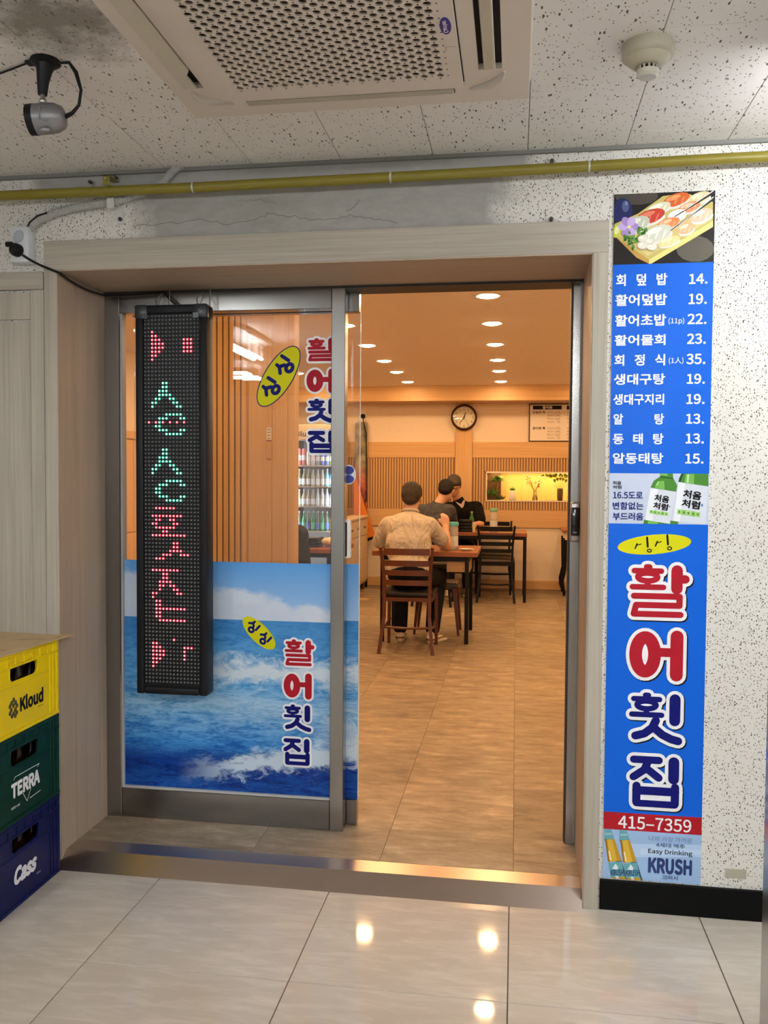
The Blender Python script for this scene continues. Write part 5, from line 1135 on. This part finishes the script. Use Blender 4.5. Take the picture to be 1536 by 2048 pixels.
shoe((-.74, 6.68, FZ), (0, 1, 0), m2); shoe((-.98, 6.68, FZ), (0, 1, 0), m2)
# --- man in black shirt, facing the door behind the rear table
HC3 = V((-.715, 7.28, 1.318)); F3 = V((-.1, -.86, -.5)); S3 = V((-1, .1, 0)); pel = V((-.64, 7.46, .645))
RS, LS = V((-.83, 7.4, 1.05)), V((-.45, 7.4, 1.06)); RE, RW = V((-.93, 7.3, .88)), V((-.82, 7.1, .855)); LE, LW = V((-.395, 7.26, .87)), V((-.52, 7.1, .86)); RK, LK = V((-.75, 7.02, .575)), V((-.53, 7.02, .575)); RA, LA = V((-.74, 7.08, .13)), V((-.54, 7.08, .13))
body = head_prims(HC3, F3, S3)+[('c', V((-.65, 7.4, 1.1)), HC3+V((.0, .02, -.05)), .06, .055), ('e', V((-.64, 7.43, .9)), (.15, .1, .2)), ('e', pel, (.15, .12, .115)), ('t', [RS, RE, RW], [.05, .042, .03]), ('t', [LS, LE, LW], [.05, .042, .03]), ('t', [pel+V((-.08, -.03, -.02)), RK, RA], [.075, .06, .042]), ('t', [pel+V((.08, -.03, -.02)), LK, LA], [.075, .06, .042]), ('c', RA, RA+V((0, -.13, -.05)), .036, .028), ('c', LA, LA+V((0, -.13, -.05)), .036, .028)]
body += hand_prims(RW, (.4, -.9, -.05), (0, 0, 1), (.9, .3, 0), .5)+hand_prims(LW, (-.4, -.9, -.05), (0, 0, 1), (-.9, .3, 0), .5)
m3 = remeshed('person', body, .01, SKIN); tag(m3, 'seated man in a black collared shirt facing the door with bowed head', 'person')
remeshed('shirt', [('e', V((-.64, 7.41, 1.0)), (.205, .12, .14), (.15, 0, 0)), ('e', V((-.64, 7.44, .85)), (.19, .125, .2)), ('e', V((-.64, 7.46, .68)), (.18, .14, .12)), ('c', V((-.65, 7.38, 1.09)), V((-.66, 7.36, 1.14)), .08, .064), ('t', [LS+V((-.05, 0, 0)), LS, LS.lerp(LE, .75)], [.075, .075, .072]), ('t', [RS+V((.05, 0, 0)), RS, RS.lerp(RE, .75)], [.075, .075, .072])], .014, fabric('black_shirt', (.009, .008, .008)), m3, 5)
obj('collar', MB().prism([(-.7, 1.13), (-.62, 1.05), (-.6, 1.07), (-.585, 1.14), (-.6, 1.15), (-.63, 1.1)], 7.275, 7.285, 'Y'), mat('collar_pale', (.5, .42, .4), .8), m3, 'pale collar lining')
remeshed('trousers', [('e', pel+V((0, 0, -.0)), (.17, .14, .12)), ('t', [pel+V((-.08, -.04, -.03)), RK, RA+V((0, 0, .03))], [.088, .078, .058]), ('t', [pel+V((.08, -.04, -.03)), LK, LA+V((0, 0, .03))], [.088, .078, .058])], .014, TRK, m3, 5)
remeshed('hair', hair_prims(HC3, F3, S3, 1.04), .01, hairm('hair_grey', (.02, .016, .012), (.11, .09, .07)), m3, 3)
shoe((-.74, 7.1, FZ), (0, -1, 0), m3); shoe((-.54, 7.1, FZ), (0, -1, 0), m3)
gl = MB()
for a in (-1, 1):
    c_ = HC3+S3*(.033*a)+F3.normalized()*.1+V((0, 0, .012)); gl.tube([c_+S3*(.022*math.cos(t))+V((0, 0, 1))*(.016*math.sin(t)) for t in [2*math.pi*k/14 for k in range(14)]], .002, 5, closed=True)
    gl.tube([HC3+S3*(.055*a)+F3.normalized()*.1+V((0, 0, .014)), HC3+S3*(.085*a)+V((0, 0, .0))], .002, 5)
obj('spectacles', gl, BLACKP, m3, kind='stuff')
# ------------------------------------------------------------------ wall clock and menu board
ck = thing('wall_clock', 'round dark-rimmed wall clock on the oak pilaster', 'clock', (-.634, YB-.04, 2.15))
CKc = (-.634, YB-.036, 2.148); CR = .16
obj('rim', MB().lathe([(CR-.02, 0), (CR, -.004), (CR, -.03), (CR-.012, -.04), (CR-.024, -.03), (CR-.024, 0)], CKc, 40, 'Y'), mat('clock_rim', (.035, .014, .008), .3), ck, smooth=True)
obj('rim_ring', MB().lathe([(CR-.024, -.03), (CR-.03, -.032), (CR-.034, -.02)], CKc, 40, 'Y'), mat('clock_ring', (.5, .36, .25), .3, .6), ck, smooth=True)
fc = obj('face', MB().lathe([(0, -.012), (CR-.024, -.012)], CKc, 40, 'Y'), mat('clock_face', (.74, .7, .58), .5), ck)
fy = CKc[1]-.013
for k in range(12):
    t = math.radians(90-30*(k+1)); a, b_ = CKc[0]+.104*math.cos(t), CKc[2]+.104*math.sin(t); w_ = .011 if k < 9 else .018
    text(str(k+1), (a-w_*.8, b_-.0135, a+w_*.8, b_+.0135), 'Y', fy, LBLACK, fc, .0, name='numeral')
def hand2(ang, L, w_, name): 
    t = math.radians(90-ang); flat(name, stroke2d([(CKc[0]-.02*math.cos(t), CKc[2]-.02*math.sin(t)), (CKc[0]+L*math.cos(t), CKc[2]+L*math.sin(t))], w_), 'Y', fy-.002, LBLACK, ck)
hand2(17, .062, .009, 'hour_hand'); hand2(217, .088, .006, 'minute_hand'); hand2(150, .09, .0025, 'second_hand')
obj('centre_pin', MB().cyl((CKc[0], fy, CKc[2]), (CKc[0], fy-.006, CKc[2]), .006, n=10), LBLACK, ck)
obj('cover_glass', MB().lathe([(0, -.031), (CR-.026, -.029)], CKc, 32, 'Y'), GLASS, ck)
mbd = thing('menu_board', 'framed white menu board on the far wall', 'menu board', (.45, YB-.01, 1.85))
bx0, bx1, bz0, bz1 = .149, 1.0, 1.853, 2.312
obj('sheet', MB().box((bx0+.008, YB-.012, bz0+.008), (bx1-.008, YB-.002, bz1-.008)), mat('menu_sheet', (.78, .72, .66), .45), mbd)
for a, c_ in (((bx0, bz0), (bx1, bz0+.012)), ((bx0, bz1-.012), (bx1, bz1)), ((bx0, bz0+.012), (bx0+.012, bz1-.012)), ((bx1-.012, bz0+.012), (bx1, bz1-.012))): obj('frame_bar', MB().box((a[0], YB-.02, a[1]), (c_[0], YB-.002, c_[1])), mat('menu_frame', (.03, .01, .012), .4), mbd)
MY = YB-.0126
def mbx(x0, y0, x1, y1): s = 11.815; return pbox(1040+x0/s, 790+y0/s, 1040+x1/s, 790+y1/s, MY)
for dx in (0, 800):
    b_ = mbx(305+dx, 250, 985+dx, 342); obj('menu_heading', MB().box((b_[0], MY-.0002, b_[1]), (min(b_[2], bx1-.02), MY+.0004, b_[3])), LBLACK, mbd)
mt = mat('menu_ink', (.16, .1, .07), .6)
text('활어회', mbx(535, 260, 758, 332), 'Y', MY-.0006, WHITE, mbd, .02)
for y0, nm in ((375, '모듬회 특'), (752, '광어회 특')):
    text(nm, mbx(292, y0, 598, y0+68), 'Y', MY-.0004, LBLACK, mbd, .015)
    for k, (a, pr) in enumerate((('大(5人)', '175.'), ('大(4人)', '140.'), ('中(3人)', '110.'), ('小(2人)', '75.'))):
        text(a, mbx(640, y0+8+k*76, 820, y0+62+k*76), 'Y', MY-.0004, mt, mbd, .005); text(pr, mbx(840 if k < 3 else 870, y0+8+k*76, 962, y0+62+k*76), 'Y', MY-.0004, mt, mbd, .005)
        text(a, mbx(1105, y0+8+k*76, 1285, y0+62+k*76), 'Y', MY-.0004, mt, mbd, .005)
# ------------------------------------------------------------------ plants in the niche
LEAF = mat('leaf_green', (.07, .16, .02), .5); LEAF2 = mat('leaf_lime', (.25, .3, .04), .5); LEAF3 = mat('leaf_dark', (.02, .06, .015), .5)
def leaf(mb, base, tip, w_, m=0, bend=.0):
    b_, t = Vector(base), Vector(tip); d_ = t-b_; s_ = d_.cross(V((0, 1, 0))).normalized()*w_; mid = b_.lerp(t, .45)+V((0, -abs(bend), bend)); up_ = V((0, -w_*.35, 0))
    mb.add([b_, mid+s_, t, mid-s_, mid+up_], [(0, 1, 4), (1, 2, 4), (2, 3, 4), (3, 0, 4)], m)
NY = YB+.12
def plant(name, label, cat, parts, loc): 
    t = thing(name, label, cat, loc, group='plants in the display niche')
    for nm, mb, m, sm_ in parts: obj(nm, mb, m, t, smooth=sm_)
    return t
rl = random.Random(5)
px0 = at(974, 970, Y=NY).x+.015
tr_, lv, bs = MB(), MB(), MB()
tr_.tube([(px0+.11, NY+.04, NZ0), (px0+.1, NY+.04, NZ0+.12), (px0+.115, NY+.04, NZ0+.22)], [.014, .011, .008], 8)
for k in range(16):
    a = k*2*math.pi/16; b_ = V((px0+.11, NY+.04, NZ0+.23)); tip = b_+V((.1*math.cos(a), .05*math.sin(a)-.02, .05*math.sin(a*1.7)+.03)); tip.z = min(tip.z, NZ1-.015); leaf(lv, b_, tip, .012, bend=.02)
for k in range(40):
    b_ = V((px0+.05+rl.gauss(0, .02), NY+.02, NZ0+.05)); tip = b_+V((rl.gauss(0, .035), rl.gauss(-.02, .02), abs(rl.gauss(.05, .03)))); leaf(lv, b_, tip, .012, bend=.01)
for k in range(30):
    b_ = V((px0+.1+rl.random()*.09, NY+.02+rl.gauss(0, .01), NZ0+.004)); leaf(bs, b_, b_+V((rl.gauss(0, .02), -.01, rl.random()*.05+.015)), .006)
plant('potted_palm', 'leafy little palm in the dark left end of the niche', 'plant', (('trunk', tr_, mat('trunk_brown', (.2, .1, .04), .8), True), ('leaves', lv, LEAF, False), ('ground_leaves', bs, LEAF3, False)), (px0+.1, NY, NZ0))
obj('niche_back_panel', MB().box((NX0+.001, YB+.2, NZ0+.001), (at(1002, 970, Y=YB+.2).x, YB+.21, NZ1-.001)), mat('niche_dark_panel', (.1, .05, .025), .6), nicheo, 'dark end panel')
p0 = at(1025, 995, Y=NY); cp = MB(); 
for k in range(9):
    a = k*2*math.pi/9; cp.ell((p0.x+.02*math.cos(a)*(k > 0), NY+.02*math.sin(a)*(k > 0), NZ0+.135+.008*(k == 0)), (.015, .015, .018), n=8, k=6)
plant('potted_cactus', 'green cactus in a square white pot in the niche', 'plant', (('pot', MB().rbox((p0.x-.045, NY-.045, NZ0), (p0.x+.045, NY+.045, NZ0+.11), .006, 2), mat('pot_white', (.85, .8, .7), .35), True), ('cactus', cp, LEAF, True)), (p0.x, NY, NZ0))
p0 = at(1070, 990, Y=NY); sm2, fl2 = MB(), MB()
for k in range(16):
    a = rl.uniform(-1, 1); tip = V((p0.x+a*.1+rl.gauss(0, .015), NY+rl.gauss(0, .03), NZ0+.2+rl.random()*.1)); tip.z = min(tip.z, NZ1-.03)
    sm2.tube([(p0.x-a*.03, NY+rl.gauss(0, .01), NZ0+.005), (p0.x+a*.012, NY, NZ0+.12), tip], .0022, 5)
    for j in range(3):
        c_ = tip+V((rl.gauss(0, .012), rl.gauss(0, .012), rl.gauss(0, .012))); fl2.ell(c_, (.012, .012, .009), n=7, k=5)
plant('flower_vase', 'glass vase with a bouquet of pale flowers in the niche', 'vase', (('vase', MB().lathe([(.03, 0), (.034, .01), (.018, .09), (.024, .13)], (p0.x, NY, NZ0+.001), 16), GLASS, True), ('stems', sm2, mat('stem_straw', (.35, .28, .08), .6), True), ('blossoms', fl2, mat('blossom_cream', (.7, .55, .32), .6), True)), (p0.x, NY, NZ0))
obj('red_berry', MB().ell((p0.x+.045, NY-.03, NZ0+.17), (.011, .011, .011), n=10, k=8), mat('berry_red', (.5, .02, .03), .4), bpy.data.objects['flower_vase'], smooth=True)
p0 = at(1120, 990, Y=NY); v2, l2 = MB(), MB()
for k in range(7):
    a = (k-3)/3; tip = V((p0.x+a*.09, NY-.01, NZ0+.21+.03*math.cos(a*2))); v2.tube([(p0.x+a*.015, NY, NZ0+.05), (p0.x+a*.04, NY, NZ0+.15), tip], .0025, 5)
    if abs(a) < .7: leaf(l2, tip, tip+V((a*.03, -.02, .055)), .02, bend=.01)
plant('leaf_vase', 'woven vase with bright leaves at the right of the niche', 'vase', (('vase', MB().lathe([(.028, 0), (.034, .01), (.036, .12), (.03, .15)], (p0.x, NY, NZ0+.001), 16), mat('vase_woven', (.1, .06, .025), .6, var=.9), True), ('stems', v2, MATS['stem_straw'], True), ('leaves', l2, LEAF2, False)), (p0.x, NY, NZ0))
gv = MB()
for k in range(44):
    u_ = rl.random(); b_ = V((at(1085, 955, Y=NY).x+u_*.32, NY-.02+rl.gauss(0, .015), NZ1-.006-abs(rl.gauss(0, .012)))); leaf(gv, b_, b_+V((rl.gauss(0, .025), -.01, -.02-rl.random()*.03)), .014)
obj('leaf_garland', gv, LEAF2, None, 'leafy green garland hanging along the niche top', 'garland', kind='stuff')
# ------------------------------------------------------------------ fridge with bottles
FX0, FX1, FYf = -2.63, -2.15, 7.2
fg = thing('drinks_fridge', 'lit glass-door drinks fridge by the far left wall', 'fridge', ((FX0+FX1)/2, 7.45, FZ))
FB = mat('fridge_dark', (.06, .065, .09), .4); FW_ = mat('fridge_inside', (.5, .52, .55), .4)
obj('back_wall', MB().box((FX0, 7.68, FZ), (FX1, 7.72, 2.02)), FW_, fg)
obj('side_wall', MB().box((FX0-.03, FYf, FZ), (FX0, 7.72, 2.02)), FB, fg); obj('side_wall', MB().box((FX1, FYf, FZ), (FX1+.03, 7.72, 2.02)), FB, fg)
hdr = obj('header', MB().rbox((FX0-.03, FYf-.03, 1.85), (FX1+.03, 7.72, 2.03), .004), mat('fridge_header', (.72, .66, .58), .4), fg)
text('Blu', pbox(592, 862, 612, 873, FYf-.031), 'Y', FYf-.0312, mat('header_ink', (.04, .05, .12), .5), hdr, .02)
obj('base', MB().box((FX0, FYf, FZ), (FX1, 7.7, .3)), FB, fg)
for z in (1.548, 1.297, 1.057, .756):
    obj('shelf', MB().box((FX0, FYf+.02, z-.016), (FX1, 7.67, z)), mat('shelf_white', (.8, .82, .84), .35), fg)
for x in (FX0+.012, FX1-.012): obj('light_tube', MB().cyl((x, FYf+.03, .4), (x, FYf+.03, 1.84), .008, n=8), emis('fridge_light', (.85, .93, 1), FRIDGE_E*2), fg)
obj('door_pane', MB().box((FX0, FYf-.012, .3), (FX1, FYf-.006, 1.85)), GLASS, fg)
for k, x in enumerate((FX0-.015, FX1-.005)): obj('door_stile', MB().box((x, FYf-.02, .3), (x+.02, FYf-.004, 1.85)), mat('fridge_trim', (.55, .56, .58), .3, .7), fg)
kinds = [(1.548, (('tall pink can', (.55, .16, .16), .2, .027), ('tall white can', (.6, .6, .62), .17, .027), ('tall grey can', (.35, .36, .4), .17, .027), ('tall blue can', (.15, .22, .6), .17, .027), ('tall lime can', (.5, .55, .05), .17, .027))),
         (1.297, (('olive glass bottle', (.2, .19, .09), .205, .0265), ('pale glass bottle', (.42, .42, .36), .2, .0265), ('light blue glass bottle', (.18, .45, .62), .21, .0265))),
         (1.057, (('straw glass bottle', (.36, .33, .22), .2, .0265), ('clear glass bottle', (.5, .54, .58), .21, .0265))),
         (.756, (('blue-labelled glass bottle', (.1, .13, .1), .235, .0265), ('green glass bottle', (.02, .25, .09), .235, .0265)))]
ordw = ('first', 'second', 'third', 'fourth', 'fifth', 'sixth', 'seventh', 'eighth')
for (z, ks), shelf in zip(kinds, ('top', 'second', 'third', 'bottom')):
    for k in range(8):
        nm, c_, h_, r_ = ks[min(len(ks)-1, k*len(ks)//8)] if shelf != 'bottom' else ks[k % 2]
        x = FX0+.045+k*.057; lab = '%s, %s from the left on the %s fridge shelf' % (nm, ordw[k], shelf)
        if shelf == 'top':
            t = thing('drink_can', lab, 'can', (x, FYf+.1, z), group='drinks in the fridge')
            obj('can', MB().lathe([(0, 0), (r_*.85, 0), (r_, .008), (r_, h_-.012), (r_*.8, h_), (0, h_-.002)], n=14), mat('can_%s' % nm, c_, .35, .3), t, smooth=True, local=True)
            obj('band', MB().lathe([(r_*1.01, h_*.3), (r_*1.01, h_*.6)], n=14), mat('band_pale_can', (.7, .7, .7), .5), t, smooth=True, local=True)
        else: soju(lab, x, FYf+.1, z, mat('glass_%s' % nm, c_, .12, coat=.5), h_, r_, (.12, .2, .55) if nm.startswith('blue') else (.12, .5, .3) if nm.startswith('green') else (.68, .72, .74), 'drinks in the fridge')
# ------------------------------------------------------------------ sideboard, panel, orange board, odds and ends
cbn = thing('sideboard', 'pale oak sideboard standing along the left of the aisle', 'cabinet', (-1.88, 6.85, FZ))
OAK = wood('pale_oak', (.62, .46, .3), (.52, .37, .22), 1, 1, .45)
obj('body', MB().rbox((-1.975, 6.25, .14), (-1.79, 7.5, .92), .003), OAK, cbn); obj('top', MB().rbox((-1.985, 6.23, .92), (-1.77, 7.52, .945), .004), OAK, cbn)
for k in range(3):
    y0 = 6.27+k*.41
    dr_ = obj('drawer', MB().rbox((-1.79, y0, .72), (-1.778, y0+.395, .9), .003), OAK, cbn); obj('pull_slot', MB().rbox((-1.7785, y0+.13, .8), (-1.775, y0+.27, .822), .001), mat('slot_brown', (.14, .07, .03), .6), dr_)
    obj('door', MB().rbox((-1.79, y0, .17), (-1.778, y0+.395, .71), .003), OAK, cbn)
for x in (-1.95, -1.83):
    for y in (6.31, 7.44): obj('foot', MB().cyl((x, y, FZ), (x, y, .14), .02, .026, 10), mat('foot_brown', (.08, .03, .015), .5), cbn)
t = NT('mural_print'); n_ = t.noise(t.co((14, 1, 5)), 1, 5, .65, 1.5); n2 = t.noise(t.co((9, 1, 9), (3, 0, 7)), 1, 4)
sp = t.n('ShaderNodeSeparateXYZ'); t.set(sp.inputs[0], t.co())
hh = t.math('MULTIPLY', t.math('SUBTRACT', sp.outputs[2], 1.0), .95, True)
low = t.ramp(n_, [(.35, (.1, .04, .1)), (.5, (.5, .12, .07)), (.62, (.62, .22, .14))]); hi = t.ramp(n2, [(.35, (.1, .09, .07)), (.5, (.26, .23, .15)), (.65, (.4, .36, .26))])
t.P(Base_Color=t.mix(t.ramp(hh, [(.35, 0.0), (.55, 1.0)]), low, hi), Roughness=.6)
obj('painted_panel', MB().rbox((-1.985, 7.745, .95), (-1.835, 7.765, 2.09), .004), t.m, None, 'tall narrow painted panel standing at the far left wall', 'panel')
sk = thing('wall_plug', 'black plug with cord in a white outlet above the painted panel', 'plug', (-1.9, YB-.01, 2.14))
obj('outlet_plate', MB().rbox((-1.955, YB-.012, 2.08+.02), (-1.85, YB-.002, 2.235), .004), CER, sk)
obj('plug', MB().lathe([(.03, 0), (.028, -.03), (.012, -.045), (0, -.046)], (-1.895, YB-.012, 2.17), 14, 'Y'), BLACKP, sk, smooth=True)
obj('cord', MB().tube([(-1.895, YB-.05, 2.17), (-1.88, YB-.075, 2.1), (-1.845, YB-.085, 1.95), (-1.838, YB-.085, 1.6), (-1.836, YB-.085, 1.1)], .007, 6), BLACKP, sk, smooth=True)
ob = thing('orange_board', 'orange triangular board leaning behind the sideboard', 'board', (-1.815, 7.613, FZ))
o3 = [at(u_, v_, Y=7.62) for u_, v_ in ((708, 940), (735, 1030), (752, 1072), (722, 1086), (708, 1086))]
obj('board', MB().prism([(p_.x, p_.z) for p_ in o3], 7.6, 7.625, 'Y'), mat('board_orange', (.75, .22, .015), .55), ob)
o4 = [at(u_, v_, Y=7.62) for u_, v_ in ((708, 1084), (752, 1071), (752, 1076), (708, 1093))]
obj('stand', MB().box((-1.83, 7.602, FZ), (-1.8, 7.624, .66)), BLACKP, ob)
obj('lower_edge', MB().prism([(p_.x, p_.z) for p_ in o4], 7.595, 7.63, 'Y'), BLACKP, ob)
p0 = at(725, 1200, Z=FZ)
obj('floor_scrap', MB().prism([(p0.x-.1, p0.y-.05), (p0.x+.05, p0.y-.04), (p0.x+.09, p0.y+.03), (p0.x-.02, p0.y+.09)], FZ, FZ+.012, 'Z'), mat('scrap_brown', (.5, .33, .18), .8), None, 'brown paper scrap lying on the floor before the sideboard', 'scrap')
# dark chair back with jacket beside the partition
jk = remeshed('jacket', [('e', V((-1.89, 4.06, .8)), (.18, .065, .2)), ('c', V((-2.03, 4.06, .95)), V((-1.76, 4.06, .95)), .062, .062), ('c', V((-2.06, 4.055, .94)), V((-2.09, 4.06, .66)), .052, .045), ('c', V((-1.73, 4.055, .94)), V((-1.7, 4.06, .66)), .052, .045), ('c', V((-1.95, 4.07, .99)), V((-1.84, 4.07, .99)), .035, .035)], .015, fabric('dark_jacket', (.035, .03, .028)), None, 5); tag(jk, 'dark jacket hung over a chair back beside the partition', 'jacket')
ch6 = dup(ch2, (-1.92, 4.3, FZ), 0, 'black ladder-back chair with the dark jacket behind the glass')
# things on the side table
bg = remeshed('bread_bag', [('e', V((-1.53, 4.42, .845)), (.1, .08, .045)), ('e', V((-1.6, 4.44, .84)), (.06, .06, .04))], .012, mat('bag_cream', (.75, .62, .42), .5), None, 3); tag(bg, 'cream paper bag lying on the side table', 'bag')
kb = thing('tray_stack', 'dark tray stack on the side table behind the glass', 'tray', (-1.75, 4.42, .8))
for k in range(3): obj('tray', MB().rbox((-1.86+k*.006, 4.32, .801+k*.028), (-1.66, 4.54, .826+k*.028), .006, 2), BLKC, kb, smooth=True)
# slim notice on the partition
nt = thing('partition_notice', 'slim paper notice fixed to the oak partition', 'notice', (-1.42, PY-.008, 1.3))
b_ = pbox(533, 855, 543, 882, PY-.008); obj('paper', MB().box((b_[0], PY-.009, b_[1]), (b_[2], PY-.0065, b_[3])), CER, nt)
for k in range(4):
    zz = b_[3]-(k+.6)*(b_[3]-b_[1])/4.4; obj('ink_line', MB().box((b_[0]+.005, PY-.0095, zz-.002), (b_[2]-.006, PY-.009, zz+.002)), mt, nt)
obj('red_line', MB().box((b_[0], PY-.0098, b_[1]), (b_[2], PY-.009, b_[1]+.005)), RED, nt)
b2 = pbox(533, 883, 543, 918, PY-.008); obj('tag_strip', MB().rbox((b2[0], PY-.012, b2[1]), (b2[2], PY-.0065, b2[3]), .002), WOODV, nt)
# console with curved legs at the right
cn = thing('console_table', 'small wood-topped console with dark curved legs beside the far right wall', 'table', (.8, 7.5, FZ))
obj('top', MB().rbox((.535, 7.2, .79), (1.1, 7.75, .82), .004), wood('table_top_brown', (.36, .13, .05), (.26, .085, .03), 0), cn)
obj('apron', MB().box((.57, 7.25, .7), (1.07, 7.72, .79)), CREAM, cn)
for x, s_ in ((.575, -1), (1.05, 1)):
    for y in (7.28, 7.7): obj('leg', MB().tube([(x, y, .72), (x+.0, y, .5), (x, y, .35), (x+s_*.028, y, .22), (x+s_*.02, y, .14), (x+s_*.002, y, FZ+.02), (x+s_*.012, y, FZ)], [.026, .022, .018, .02, .024, .016, .018], 8), CHK, cn, smooth=True)
